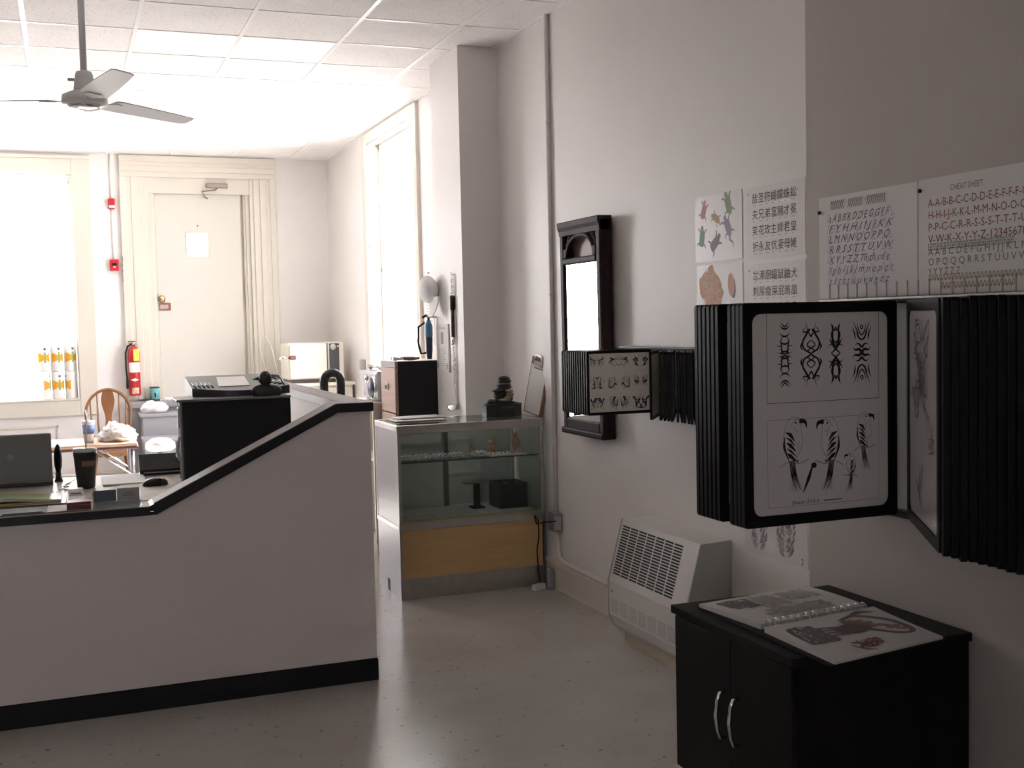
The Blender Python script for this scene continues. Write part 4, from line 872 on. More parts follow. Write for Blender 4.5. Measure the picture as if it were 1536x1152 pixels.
part('flower_print', onpage(scribble(0.2, 0.38, 0.13, 0.24, 44, 41, 0.04), q2_, zr), INKG, pr, kind='stuff')
part('hand_print', onpage(hand(0.50, 0.42, 1.0), q2_, zr), plum, pr)
ik = Ink()
for k in range(9): ik.ell(0.61+0.033*k+0.01*(k % 2), 0.27+0.045*k-0.03*(k % 2), 0.035, 0.06, 0.5+k, 12, 0.2)
part('skull_print', onpage(ik, q2_, zr, 0.0014), pink, pr)
part('ribbon_print', onpage(Ink().stroke([(0.56, 0.2), (0.72, 0.14), (0.9, 0.38), (0.92, 0.7), (0.8, 0.72), (0.62, 0.45), (0.56, 0.22)], 0.05), q2_, zr), INKG, pr)
part('rose_print', onpage(scribble(0.46, 0.78, 0.12, 0.1, 26, 44, 0.03), q2_, zr), maroon, pr)
part('leaf_print', onpage(Ink().stroke([(0.66, 0.16), (0.8, 0.08), (0.92, 0.14)], 0.02, 0.09, 0.01).stroke([(0.3, 0.75), (0.36, 0.9), (0.42, 0.95)], 0.01, 0.04, 0.01), q2_, zr), INKG, pr)
for i in list(range(7))+list(range(8, 14)):
    t = 0.05+0.9*i/13.0; p = Vector((1.985, 3.03, 0)).lerp(Vector((2.425, 3.085, 0)), t); y_ = p.y-0.016
    part('binder_ring', MB().tube([(p.x, y_+0.018*math.cos(a), CH+0.024+0.012*math.sin(a)) for a in [2*PI*k/10 for k in range(10)]], 0.0018, 5, closed=True), CHROME, bn)

# ==================================================================== ON THE DESK
def lathe_part(nm, prof, x, y, z, m, par, n=24): return part(nm, MB().lathe(prof, x, y, n, 'Z', z), m, par)
lp = thing('laptop', 'dark grey laptop standing open on the desk with its back to the camera', 'laptop', (-0.28, 5.95, ZD))
part('laptop_base', MB().cbox(-0.455, -0.088, 5.90, 6.14, ZD+0.002, ZD+0.024, 0.004), DKGREY, lp)
Ml = Matrix.Translation((0, 5.90, ZD+0.022)) @ Matrix.Rotation(math.radians(10), 4, 'X')
lid = part('lid', MB().cbox(-0.452, -0.088, -0.016, 0.0, 0.0, 0.238, 0.006).xf(Ml), mat('graphite_lid', (0.22, 0.225, 0.235), 0.4, 0.2), lp)
part('lid_badge', MB().lathe([(0.014, -0.002), (0.014, 0)], -0.27, -0.016, 16, 'Y', 0.13).xf(Ml), GREYP, lid)
part('hinge', MB().cbox(-0.20, -0.10, 5.893, 5.90, ZD+0.018, ZD+0.03, 0.002), STEEL, lp)
part('screen', MB().box(-0.44, -0.10, 0.0, 0.001, 0.012, 0.228).xf(Ml), BLKG, lid)
cam_ = thing('desk_gadget', 'dark rounded object at the laptop right edge', 'gadget', (-0.07, 5.99, ZD))
part('rounded_head', MB().blob((-0.064, 6.02, 0.975), (0.020, 0.045, 0.075), 3, 0.05, 2), BLKM, cam_)
part('stand', MB().lathe([(0.020, 0.001), (0.020, 0.008), (0.014, 0.02), (0.012, 0.08)], -0.064, 6.02, 12, 'Z', ZD), DKGREY, cam_)
cup = thing('travel_cup', 'large black insulated cup with clear lid and white straw', 'cup', (0.058, 5.70, ZD))
part('cup_body', MB().lathe([(0.036, 0.001), (0.040, 0.006), (0.051, 0.150), (0.053, 0.156), (0.053, 0.172)], 0.058, 5.70, 28, 'Z', ZD), mat('black_cup', (0.012, 0.011, 0.012), 0.3), cup)
part('cup_lid', MB().lathe([(0.0535, 0.172), (0.0545, 0.180), (0.051, 0.188), (0.015, 0.190), (0.001, 0.190)], 0.058, 5.70, 28, 'Z', ZD), mat('frosted_lid', (0.55, 0.54, 0.53), 0.25), cup)
st_ = part('straw', MB().tube([(0.062, 5.70, ZD+0.178), (0.066, 5.70, ZD+0.26), (0.072, 5.70, ZD+0.325)], 0.0038, 8), WHITE, cup)
ik = Ink()
part('brown_lettering', MB().lathe([(0.0485, 0.106), (0.0503, 0.132)], 0.058, 5.70, 10, 'Z', ZD, a0=-1.9, a1=-0.7), mat('copper_print', (0.22, 0.09, 0.055), 0.4), cup)
ky = thing('key_bunch', 'bunch of metal keys on a ring beside the black cup', 'keys', (-0.02, 5.74, ZD))
part('key_ring', MB().tube([(-0.03+0.016*math.cos(a), 5.76+0.016*math.sin(a), ZD+0.006) for a in [2*PI*k/14 for k in range(14)]], 0.0016, 6, closed=True), STEEL, ky)
for k in range(5):
    a = -2.2+0.5*k; Mk = Matrix.Translation((-0.03, 5.745, ZD+0.004+0.004*k)) @ Matrix.Rotation(a, 4, 'Z') @ Matrix.Rotation(-0.15*k, 4, 'Y')
    part('key', MB().prismZ([(0.0, -0.011), (0.018, -0.012), (0.024, -0.004), (0.06, -0.004), (0.064, 0.0), (0.06, 0.004), (0.024, 0.004), (0.018, 0.012), (0.0, 0.011)], 0, 0.002).xf(Mk), BRASS if k == 2 else STEEL, ky)
solo('paper_stack', MB().cbox(-0.025, 0.045, 5.08, 5.66, ZD+0.0002, ZD+0.005, 0.001).cbox(-0.102, 0.045, 4.985, 5.172, ZD+0.005, ZD+0.0054, 0.0001), PAPER, 'white papers lying between the magazines and the black cup', 'papers')
bx = thing('small_white_box', 'small white eraser-like box on the papers in front of the cup', 'box', (0.0, 5.46, ZD+0.01))
part('box_sleeve', MB().cbox(-0.02, 0.04, 5.43, 5.475, ZD+0.0057, ZD+0.034, 0.003), WHITE, bx)
part('box_label', MB().box(-0.012, 0.032, 5.4292, 5.4302, ZD+0.012, ZD+0.018), mat('dull_red_print', (0.3, 0.08, 0.07), 0.5), bx)
mg = thing('magazine', 'glossy green and yellow magazine curling at the desk front left', 'magazine', (-0.2, 5.35, ZD))
def curl(x0, x1, y0, y1, z, amp, th, n=12):
    top = []; 
    for i in range(n+1):
        t = i/n; top.append((x0+(x1-x0)*t, z+amp*math.sin(PI*t)**1.0*(1-t)*1.3))
    pts = top+[(x, zz+th) for x, zz in top[::-1]]
    return MB().prismY(pts, y0, y1)
part('pages', curl(-0.42, -0.05, 5.23, 5.42, ZD+0.012, 0.02, 0.008), PAPER, mg)
part('cover', curl(-0.42, -0.05, 5.228, 5.422, ZD+0.0205, 0.02, 0.0015), mat('green_yellow_cover', (0.22, 0.30, 0.08), 0.3, var=0.5, vscale=9), mg)
part('spine', MB().box(-0.42, -0.06, 5.225, 5.228, ZD+0.010, ZD+0.018), mat('yellow_print', (0.55, 0.42, 0.05), 0.4), mg)
part('lower_issue', MB().cbox(-0.45, -0.03, 5.18, 5.43, ZD+0.0002, ZD+0.011, 0.002), mat('dark_cover', (0.06, 0.055, 0.06), 0.35), mg)
solo('dark_folder', MB().cbox(-0.27, -0.12, 4.99, 5.12, ZD+0.0055, ZD+0.010, 0.001).cbox(-0.5, -0.105, 4.985, 5.17, ZD+0.0002, ZD+0.0054, 0.001), mat('slate_folder', (0.13, 0.13, 0.15), 0.35), 'flat dark slate folder at the desk front edge', 'folder')
rb = thing('red_card_box', 'small dark red box beside the clear business card holder', 'box', (0.02, 5.03, ZD))
part('box_body', MB().cbox(-0.028, 0.066, 4.995, 5.07, ZD+0.0055, ZD+0.036, 0.003), mat('dark_red_card', (0.17, 0.025, 0.025), 0.45), rb)
part('lid_seam', MB().box(-0.029, 0.067, 4.994, 5.071, ZD+0.024, ZD+0.0255), mat('pale_red_line', (0.35, 0.18, 0.16), 0.5), rb)
ch = thing('card_holder', 'clear acrylic double holder of business cards at the desk edge', 'card holder', (0.165, 5.03, ZD))
part('acrylic_stand', MB().box(0.072, 0.262, 4.978, 4.981, ZD+0.0003, ZD+0.035).box(0.072, 0.262, 5.06, 5.063, ZD+0.0003, ZD+0.09).box(0.072, 0.075, 4.978, 5.063, ZD+0.0003, ZD+0.06).box(0.259, 0.262, 4.978, 5.063, ZD+0.0003, ZD+0.06).box(0.072, 0.262, 4.978, 5.063, ZD+0.0003, ZD+0.003), CLEARP, ch)
part('front_lip', MB().box(0.0745, 0.2595, 4.9815, 4.99, ZD+0.0035, ZD+0.032), mat('frosted_acrylic', (0.88, 0.87, 0.86), 0.5, trans=0.6), ch)
Mc = lambda x: Matrix.Translation((x, 5.0, ZD+0.008)) @ Matrix.Rotation(math.radians(-12), 4, 'X')
c1 = part('business_cards', MB().box(0, 0.088, 0, 0.022, 0, 0.068).xf(Mc(0.077)), mat('slate_blue_card', (0.09, 0.11, 0.15), 0.4), ch)
c2 = part('business_cards', MB().box(0, 0.088, 0, 0.022, 0, 0.072).xf(Mc(0.169)), mat('grey_card', (0.36, 0.34, 0.33), 0.5), ch)
ik = Ink().rect(0.02, 0.065, 0.045, 0.048).rect(0.03, 0.06, 0.052, 0.055).rect(0.02, 0.07, 0.038, 0.041)
b = MB(); ik.lay((0, -0.0006, 0), (1, 0, 0), (0, 0, 1), 0, b); part('card_print', b.xf(Mc(0.169)), INKG, c2)
solo('mouse_pad', MB().cbox(0.20, 0.50, 5.14, 5.78, ZD+0.0002, ZD+0.003, 0.001), mat('beige_pad', (0.52, 0.48, 0.40), 0.5, var=0.15, vscale=7), 'beige mat under the black computer mouse', 'mat')
solo('loose_sheets', MB().cbox(0.13, 0.33, 5.72, 6.03, ZD+0.0032, ZD+0.008, 0.001), PAPER, 'loose white sheets behind the black computer mouse', 'papers')
ms = thing('computer_mouse', 'black computer mouse on the beige mat', 'mouse', (0.36, 5.6, ZD))
part('mouse_body', MB().blob((0.36, 5.60, ZD+0.006), (0.058, 0.034, 0.034), 1, 0.03, 3, flat=ZD+0.0033), BLKG, ms)
part('mouse_button', MB().blob((0.392, 5.598, ZD+0.0075), (0.026, 0.03, 0.029), 2, 0.02, 2, flat=ZD+0.0035), DKGREY, ms)
part('scroll_wheel', MB().lathe([(0.008, -0.004), (0.008, 0.004)], 0.395, 5.60, 12, 'Y', ZD+0.032), CHROME, ms)
pr_ = thing('wedge_device', 'low black wedge-shaped device at the far edge of the desk', 'device', (0.42, 6.1, ZD))
part('device_body', MB().prismX([(6.02, ZD+0.0003), (6.16, ZD+0.0003), (6.16, ZD+0.095), (6.10, ZD+0.10), (6.05, ZD+0.055), (6.02, ZD+0.03)], 0.315, 0.56), BLKG, pr_)
part('paper_slot', MB().box(0.335, 0.54, 6.014, 6.021, ZD+0.012, ZD+0.018), GREYP, pr_)
# tall black console with the dark ribbed monitor top
bc = thing('black_console', 'tall flat-sided black box standing behind the sloping counter edge', 'console', (0.73, 5.65, ZD))
part('console_body', MB().cbox(0.49, 0.992, 5.53, 5.80, ZD+0.0003, 1.256, 0.004), BLKM, bc)
part('top_lip', MB().cbox(0.462, 0.992, 5.515, 5.81, 1.256, 1.268, 0.003), mat('lip_grey', (0.20, 0.19, 0.19), 0.35), bc)
part('side_trim', MB().cbox(0.478, 0.490, 5.56, 5.60, ZD+0.002, 1.25, 0.003), GREYP, bc)
part('chrome_clip', MB().cbox(0.470, 0.482, 5.565, 5.595, 1.13, 1.23, 0.004), CHROME, bc)
part('chrome_clip', MB().tube([(0.478, 5.58, 0.98), (0.462, 5.58, 1.0), (0.466, 5.58, 1.06), (0.475, 5.58, 1.09)], 0.007, 8), CHROME, bc)
mt = thing('monitor_housing', 'black ribbed top of a computer monitor on the console', 'monitor', (0.76, 5.8, 1.268))
n = 16; b = MB(); fr_ = []; 
xl, xr = 0.552, 1.02
plan = [(xl, 5.70)]+[(xl+(xr-xl)*i/n, 5.70-0.09*math.sin(PI*i/n)) for i in range(1, n)]+[(xr, 5.70), (xr, 6.05), (xl, 6.05)]
vs = [(x, y, 1.2685) for x, y in plan]+[(x, y, 1.295+(y-5.60)*0.13) for x, y in plan]; m_ = len(plan)
b.add(vs, [list(range(m_))[::-1], list(range(m_, 2*m_))]+[(i, (i+1) % m_, m_+(i+1) % m_, m_+i) for i in range(m_)])
part('housing', b, mat('charcoal_plastic', (0.028, 0.027, 0.030), 0.4), mt)
zt_ = lambda y: 1.2965+(y-5.60)*0.13
for k in range(6):
    rr = 0.06+0.03*k; b = MB(); pts = []
    for i in range(9):
        a = -0.25*PI+0.6*PI*i/8; x, y = 0.845+rr*math.cos(a), 5.84+rr*0.9*math.sin(a)
        if x < xr-0.004 and 5.70 < y < 6.04: pts.append((x, y, zt_(y)))
    if len(pts) > 2: part('vent_rib', b.tube(pts, 0.0045, 6), BLKG, mt)
for k in range(5):
    part('vent_rib', MB().tube([(xl+0.02+0.02*k, 5.70, zt_(5.70)), (xl+0.012+0.02*k, 5.85, zt_(5.85))], 0.004, 6), BLKG, mt)
solo('paper_sheet', MB().prismZ([(0.68, 5.72), (0.83, 5.72), (0.84, 5.98), (0.70, 5.98)], 0, 0.0015).xf(Matrix.Translation((0, 0, zt_(5.72)+0.0005)) @ Matrix.Shear('XY', 4, (0, 0))), LAMP_PAPER, 'white sheet of paper lying on the black monitor', 'paper')
o_ = bpy.data.objects['paper_sheet']
for v in o_.data.vertices: v.co.z += (v.co.y+o_.location.y-5.72)*0.13 if v.co.z < 0.01 else 0
bu = thing('bust_figurine', 'small dark bust figurine on the console lip', 'figurine', (0.88, 5.55, 1.268))
part('shoulders', MB().blob((0.88, 5.55, 1.285), (0.075, 0.030, 0.042), 2, 0.12, 3, flat=1.2682), mat('pewter_black', (0.018, 0.017, 0.016), 0.45), bu)
part('head', MB().blob((0.878, 5.55, 1.352), (0.031, 0.028, 0.036), 9, 0.05, 3).lathe([(0.018, 1.30), (0.018, 1.34)], 0.878, 5.55, 12), MATS['pewter_black'], bu)

# ==================================================================== BEHIND THE COUNTER
TT = 0.735; TY0, TY1 = 9.2, 9.82; TX1 = 0.475
tb = thing('folding_table', 'tan topped folding treatment table with steel legs behind the counter', 'table', (-0.3, 9.5, 0))
part('table_top', MB().cbox(-1.35, TX1, TY0, TY1, TT-0.03, TT, 0.01), mat('tan_vinyl', (0.55, 0.36, 0.25), 0.4), tb)
part('edge_band', MB().cbox(-1.355, TX1+0.005, TY0-0.005, TY1+0.005, TT-0.045, TT-0.028, 0.004), mat('maroon_band', (0.12, 0.04, 0.035), 0.4), tb)
for (lx, ly) in ((TX1-0.04, TY0+0.05), (TX1-0.04, TY1-0.05), (-1.31, TY0+0.05), (-1.31, TY1-0.05)):
    part('leg', MB().tube([(lx, ly, TT-0.045), (lx+0.01, ly, 0.0)], 0.014, 10), mat('grey_leg_paint', (0.30, 0.30, 0.32), 0.4), tb)
for ly in (TY0+0.05, TY1-0.05): part('brace', MB().tube([(TX1-0.035, ly, 0.48), (0.16, ly, TT-0.045)], 0.009, 8), CHROME, tb)
part('cross_bar', MB().tube([(TX1-0.035, TY0+0.05, 0.2), (TX1-0.035, TY1-0.05, 0.2)], 0.01, 8), STEEL, tb)
tw = mat('white_cotton', (0.86, 0.85, 0.84), 0.9, spec=0.1)
solo('white_towel', MB().blob((0.335, 9.50, TT+0.035), (0.135, 0.22, 0.075), 3, 0.30, 4, 6.0, flat=TT+0.0005).blob((0.31, 9.5, TT+0.075), (0.075, 0.12, 0.06), 8, 0.38, 4, 6.5, flat=TT+0.001), tw, 'crumpled white towel on the tan folding table', 'towel')
sc = thing('soda_cup', 'white and blue paper soda cup with straw on the tan table', 'cup', (0.115, 9.40, TT))
part('cup_body', MB().lathe([(0.033, 0.0005), (0.036, 0.02), (0.046, 0.155)], 0.128, 9.40, 24, 'Z', TT), WHITE, sc)
part('blue_print', MB().lathe([(0.0405, 0.07), (0.0462, 0.14)], 0.128, 9.40, 24, 'Z', TT), mat('blue_print', (0.20, 0.32, 0.62), 0.5, var=0.6, vscale=18), sc)
part('cup_lid', MB().lathe([(0.048, 0.152), (0.050, 0.16), (0.046, 0.17), (0.001, 0.172)], 0.128, 9.40, 24, 'Z', TT), WHITE, sc)
part('straw', MB().tube([(0.125, 9.40, TT+0.17), (0.11, 9.40, TT+0.255)], 0.005, 8), WHITE, sc)
stl = thing('round_stool', 'round white padded stool beside the table end', 'stool', (0.63, 9.38, 0))
part('seat', MB().lathe([(0.02, 0.64), (0.09, 0.645), (0.115, 0.665), (0.11, 0.705), (0.07, 0.735), (0.001, 0.745)], 0.65, 9.38, 28), mat('white_vinyl', (0.80, 0.79, 0.82), 0.4), stl)
part('column', MB().lathe([(0.022, 0.07), (0.022, 0.642)], 0.65, 9.38, 14), DKGREY, stl)
for k in range(5):
    a = 2*PI*k/5; part('foot', MB().tube([(0.65, 9.38, 0.075), (0.65+0.125*math.cos(a), 9.38+0.125*math.sin(a), 0.045)], [0.016, 0.012], 8), CHROME, stl)
    part('caster', MB().lathe([(0.022, -0.012), (0.022, 0.012)], 0.65+0.125*math.cos(a), 9.38+0.125*math.sin(a), 12, 'Y', 0.022), BLKM, stl)
# windsor chair
wc = thing('windsor_chair', 'oak bow-back chair with a carved splat under the window', 'chair', (0.345, 11.45, 0), 0.0)
def W_(x, y, z): return (x+0.345, y+11.45, z)
part('seat', MB().prismZ([(x+0.345, y+11.45) for x, y in [(0.21*math.cos(t)*(1.0 if math.sin(t) < 0 else 0.88), 0.21*math.sin(t)) for t in [2*PI*i/28 for i in range(28)]]], 0.42, 0.455), OAK, wc)
for sx in (-1, 1):
    for sy in (-1, 1):
        part('leg', MB().tube([W_(sx*0.13, sy*0.13, 0.425), W_(sx*0.155, sy*0.16, 0.25), W_(sx*0.19, sy*0.2, 0.0)], [0.013, 0.019, 0.011], 10), OAK, wc)
part('stretcher', MB().tube([W_(-0.155, -0.16, 0.2), W_(0, -0.16, 0.2), W_(0.155, -0.16, 0.2)], [0.009, 0.014, 0.009], 8), OAK, wc)
bow = [(-0.165, 0.455)]+[(0.205*math.cos(PI-PI*i/20), 0.80+0.225*math.sin(PI*i/20)) for i in range(21)]+[(0.165, 0.455)]
lean = lambda z: -0.16-0.0 if False else 0.16+(z-0.455)*0.20
part('bow', MB().tube([W_(x, lean(z), z) for x, z in bow], 0.015, 10), OAK, wc)
spl = []
for i in range(17):
    t = i/16; z = 0.455+0.565*t; w_ = 0.040+0.016*math.sin(t*PI*3.2-0.4)+0.006*t; spl.append((w_, z))
pts = [(-w_, z) for w_, z in spl]+[(w_, z) for w_, z in spl[::-1]]
part('splat', MB().prism(pts, lambda x, z: W_(x, lean(z)-0.007, z), lambda x, z: W_(x, lean(z)+0.007, z)), OAK, wc)
for x in (-0.155, -0.095, 0.095, 0.155):
    zt2 = 0.80+0.225*math.sqrt(max(0, 1-(x*1.05/0.205)**2)); part('spindle', MB().tube([W_(x*0.85, lean(0.45), 0.45), W_(x, lean(0.7), 0.7), W_(x*1.05, lean(zt2), zt2)], [0.006, 0.010, 0.006], 8), OAK, wc)
# things on the steps
solo('plastic_bag', MB().blob((0.785, 11.93, 0.808), (0.135, 0.09, 0.06), 6, 0.22, 4, 3.0, flat=0.7655).blob((0.75, 11.93, 0.86), (0.06, 0.05, 0.035), 9, 0.25, 3), mat('white_poly_bag', (0.74, 0.71, 0.70), 0.4), 'knotted white plastic bag lying on the grey steps', 'bag')
cn2 = thing('paint_can', 'small turquoise can on the door threshold', 'can', (0.815, 12.22, 0.865))
part('can_body', MB().lathe([(0.048, 0.0003), (0.048, 0.135)], 0.815, 12.215, 24, 'Z', 0.865), mat('turquoise_label', (0.16, 0.42, 0.45), 0.4, var=0.2, vscale=30), cn2)
part('can_rim', MB().lathe([(0.049, 0.132), (0.051, 0.138), (0.049, 0.144), (0.04, 0.142), (0.001, 0.14)], 0.815, 12.215, 24, 'Z', 0.865), DKGREY, cn2)
part('can_base', MB().lathe([(0.0485, 0.0002), (0.0495, 0.012), (0.0485, 0.02)], 0.815, 12.215, 24, 'Z', 0.865), DKGREY, cn2)
part('label_mark', MB().lathe([(0.0486, 0.04), (0.0486, 0.085)], 0.815, 12.215, 4, 'Z', 0.865, a0=-1.75, a1=-1.4), INK, cn2)
# fire extinguisher
fe = thing('fire_extinguisher', 'red fire extinguisher with yellow tag beside the door casing', 'extinguisher', (0.63, 12.2, 0.9))
ex, ey = 0.625, 12.215
part('cylinder', MB().lathe([(0.055, 0.93), (0.058, 0.94), (0.058, 1.36), (0.05, 1.395), (0.03, 1.42), (0.018, 1.425), (0.018, 1.44)], ex, ey, 28), RED, fe)
part('valve', MB().lathe([(0.02, 1.438), (0.02, 1.462), (0.012, 1.475)], ex, ey, 14), STEEL, fe)
part('lever', MB().box(ex-0.05, ex+0.02, ey-0.012, ey+0.012, 1.472, 1.48).box(ex-0.05, ex+0.01, ey-0.01, ey+0.01, 1.455, 1.461), BLKM, fe)
part('hose', MB().tube([(ex-0.02, ey-0.01, 1.45), (ex-0.055, ey-0.02, 1.43), (ex-0.078, ey-0.02, 1.36), (ex-0.078, ey-0.02, 1.2), (ex-0.072, ey-0.02, 1.08)], 0.009, 8), BLKM, fe)
part('nozzle', MB().lathe([(0.010, 1.0), (0.014, 1.02), (0.012, 1.09)], ex-0.072, ey-0.02, 12), BLKM, fe)
part('white_label', MB().lathe([(0.0588, 1.165), (0.0588, 1.265)], ex, ey, 14, a0=-2.6, a1=-0.4), WHITE, fe)
ik = Ink().poly([(-0.04, 0), (0, -0.016), (0.04, 0), (0, 0.016)])
part('diamond_label', ik.lay((ex, ey-0.0605, 1.09), (1, 0, 0), (0, 0, 1), 0), WHITE, fe)
part('inspection_label', MB().lathe([(0.0588, 0.95), (0.0588, 1.01)], ex, ey, 10, a0=-2.1, a1=-0.9), mat('cream_orange_label', (0.70, 0.52, 0.35), 0.5, var=0.4, vscale=40), fe)
part('yellow_tag', MB().box(ex-0.005, ex+0.05, ey-0.066, ey-0.064, 1.28, 1.40), mat('yellow_tag', (0.75, 0.72, 0.12), 0.5), fe)
part('wall_bracket', MB().box(ex-0.02, ex+0.02, ey+0.05, YB-0.03, 1.18, 1.22), STEEL, fe)
# alarms
al = thing('fire_strobe', 'red fire alarm strobe high beside the door', 'alarm', (0.475, YB, 2.86))
part('strobe_body', MB().cbox(0.442, 0.508, YB-0.045, YB-0.001, 2.815, 2.915, 0.006), RED, al)
part('strobe_lens', MB().cbox(0.447, 0.503, YB-0.052, YB-0.044, 2.822, 2.845, 0.003), WHITE, al)
al2 = thing('fire_pull_station', 'red fire alarm pull box at shoulder height beside the door', 'alarm', (0.48, YB, 2.25))
part('pull_body', MB().cbox(0.436, 0.523, YB-0.05, YB-0.001, 2.192, 2.306, 0.006), RED, al2)
part('pull_handle', MB().cbox(0.455, 0.50, YB-0.062, YB-0.049, 2.245, 2.268, 0.004), BLKM, al2)
part('pull_label', MB().box(0.468, 0.49, YB-0.052, YB-0.0495, 2.222, 2.236), WHITE, al2)
solo('alarm_conduit', MB().tube([(0.478, YB-0.012, HC-0.003), (0.478, YB-0.012, 2.917)], 0.009, 8).tube([(0.478, YB-0.012, 2.813), (0.48, YB-0.012, 2.308)], 0.009, 8), WHITE, 'thin white conduit linking the two red fire alarms', 'conduit')
# paper towel rolls on the window sill
TOW = mat('towel_wrap', (0.80, 0.79, 0.78), 0.45); ORG = mat('orange_wrap_print', (0.80, 0.36, 0.02), 0.4); GRN = mat('green_wrap_print', (0.25, 0.36, 0.08), 0.4); NAVY = mat('navy_logo', (0.05, 0.06, 0.12), 0.4)
RW, RHt = 0.0615, 0.2745
def roll_proto(name):
    t = bpy.data.objects.new(name, None); C.objects.link(t)
    part('wrap', MB().lathe([(0.02, 0.002), (RW-0.004, 0.0), (RW, 0.006), (RW, RHt-0.006), (RW-0.004, RHt), (0.02, RHt-0.002)], 0, 0, 28), TOW, t, world=False)
    b = MB()
    for a0, a1, h0, h1 in ((-2.9, -1.9, 0.05, 0.025), (-1.55, -0.75, 0.025, 0.05)):
        n = 6; vs = []
        for i in range(n+1):
            a = a0+(a1-a0)*i/n; hh = h0+(h1-h0)*i/n; vs += [(1.006*RW*math.cos(a), 1.006*RW*math.sin(a), 0.14-hh), (1.006*RW*math.cos(a), 1.006*RW*math.sin(a), 0.14+hh)]
        b.add(vs, [(2*i, 2*i+2, 2*i+3, 2*i+1) for i in range(n)])
    part('orange_bow', b, ORG, t, world=False)
    part('green_stalk', MB().lathe([(1.007*RW, 0.09), (1.007*RW, 0.195)], 0, 0, 4, a0=-1.9, a1=-1.55), GRN, t, world=False)
    part('logo', MB().lathe([(1.007*RW, 0.215), (1.007*RW, 0.238)], 0, 0, 4, a0=-1.9, a1=-1.55), NAVY, t, world=False)
    return t
rp = roll_proto('paper_towel_roll')
zs_ = W1[2]+0.0045
names_ = [('upper left paper towel roll of the stack on the window sill', -0.2285, 1, 0.5), ('upper middle paper towel roll of the stack on the window sill', -0.1025, 1, 0.55), ('upper paper towel roll against the window jamb', 0.0235, 1, 0.6), ('lower left paper towel roll of the stack on the window sill', -0.225, 0, 1.3), ('lower middle paper towel roll, its orange bow facing out', -0.099, 0, 0.45), ('lower paper towel roll against the window jamb', 0.0265, 0, -0.9)]
for i, (lab, x, lv, rz) in enumerate(names_):
    o = rp if i == 0 else copy_tree(rp)
    o.location = (x, YB+0.068, zs_+lv*(RHt+0.0005)); o.rotation_euler = (0, 0, rz); tag(o, lab, 'paper towel', 'paper towel rolls stacked on the window sill')

# ---- back right corner: sterilizer on a cream cabinet
ck = thing('corner_cabinet', 'cream cabinet in the far right corner under the sterilizer', 'cabinet', (2.2, 11.6, 0))
part('cabinet_body', MB().box(1.90, 2.64, 11.25, 11.95, 0.0, 1.0), CREAM, ck)
part('worktop', MB().cbox(1.87, 2.66, 11.2, 11.97, 1.0, 1.03, 0.006), CREAM, ck)
for k in range(2): part('cabinet_door', MB().cbox(1.91+0.365*k, 2.265+0.365*k, 11.235, 11.25, 0.08, 0.98, 0.004), CREAM, ck)
ac = thing('sterilizer', 'cream autoclave sterilizer with dark control panel in the far corner', 'sterilizer', (2.25, 11.5, 1.03))
sb = part('sterilizer_body', MB().cbox(2.02, 2.575, 11.32, 11.75, 1.065, 1.425, 0.012), mat('cream_enamel', (0.74, 0.71, 0.62), 0.35), ac)
part('base_strip', MB().box(2.03, 2.565, 11.33, 11.74, 1.0305, 1.066), mat('brown_strip', (0.06, 0.04, 0.035), 0.5), ac)
dr = part('sterilizer_door', MB().cbox(2.035, 2.40, 11.295, 11.32, 1.075, 1.42, 0.008), mat('cream_enamel', (0.74, 0.71, 0.62), 0.35), ac)
part('door_latch', MB().cbox(2.03, 2.09, 11.27, 11.297, 1.265, 1.305, 0.004), mat('dark_red_steel', (0.2, 0.08, 0.08), 0.3, 0.7), dr)
part('name_plate', MB().box(2.12, 2.24, 11.291, 11.296, 1.225, 1.247), STEEL, dr)
part('door_gap', MB().box(2.402, 2.412, 11.30, 11.321, 1.075, 1.42), DKGREY, ac)
part('control_panel', MB().cbox(2.43, 2.53, 11.312, 11.321, 1.11, 1.415, 0.003), DKGREY, ac)
part('timer_dial', MB().lathe([(0.001, -0.02), (0.028, -0.018), (0.032, 0)], 2.467, 11.313, 20, 'Y', 1.38), mat('dial_grey', (0.5, 0.5, 0.52), 0.35, 0.4), ac)
part('pilot_lamp', MB().lathe([(0.001, -0.01), (0.008, -0.008), (0.008, 0)], 2.515, 11.313, 10, 'Y', 1.385), WHITE, ac)
part('side_arm', MB().tube([(2.035, 11.29, 1.285), (1.985, 11.27, 1.285), (1.955, 11.26, 1.295)], 0.013, 10).tube([(1.955, 11.26, 1.295), (1.92, 11.25, 1.27)], 0.01, 8), CHROME, ac)
solo('wall_cable', MB().tube([(1.955, 12.0, 1.06), (1.95, 12.2, 1.09), (1.91, 12.27, 1.30), (1.895, 12.28, 1.42), (1.92, 12.28, 1.50), (1.965, 12.28, 1.49), (2.0, 12.2, 1.40), (2.01, 12.0, 1.20), (2.015, 11.9, 1.06)], 0.006, 8), WHITE, 'looped white cable beside the door casing behind the sterilizer', 'cable')
solo('switch_box', MB().cbox(XR-0.04, XR-0.001, 10.81, 10.91, 1.16, 1.26, 0.006), mat('grey_switch', (0.38, 0.38, 0.38), 0.5), 'small grey switch box on the right wall by the window', 'switch')
hr = thing('massage_chair', 'black padded horseshoe headrest of a chair beyond the counter end', 'chair', (1.69, 7.85, 0))
arc = [(1.70+0.058*math.cos(t), 7.85, 1.205+0.062*math.sin(t)) for t in [PI*i/14 for i in range(15)]]
part('headrest', MB().tube([(1.758, 7.85, 1.11)]+arc+[(1.642, 7.85, 1.11)], 0.030, 12), mat('black_vinyl', (0.015, 0.017, 0.02), 0.35), hr)
part('headrest_bar', MB().cbox(1.62, 1.76, 7.83, 7.87, 1.08, 1.115, 0.008), BLKM, hr)
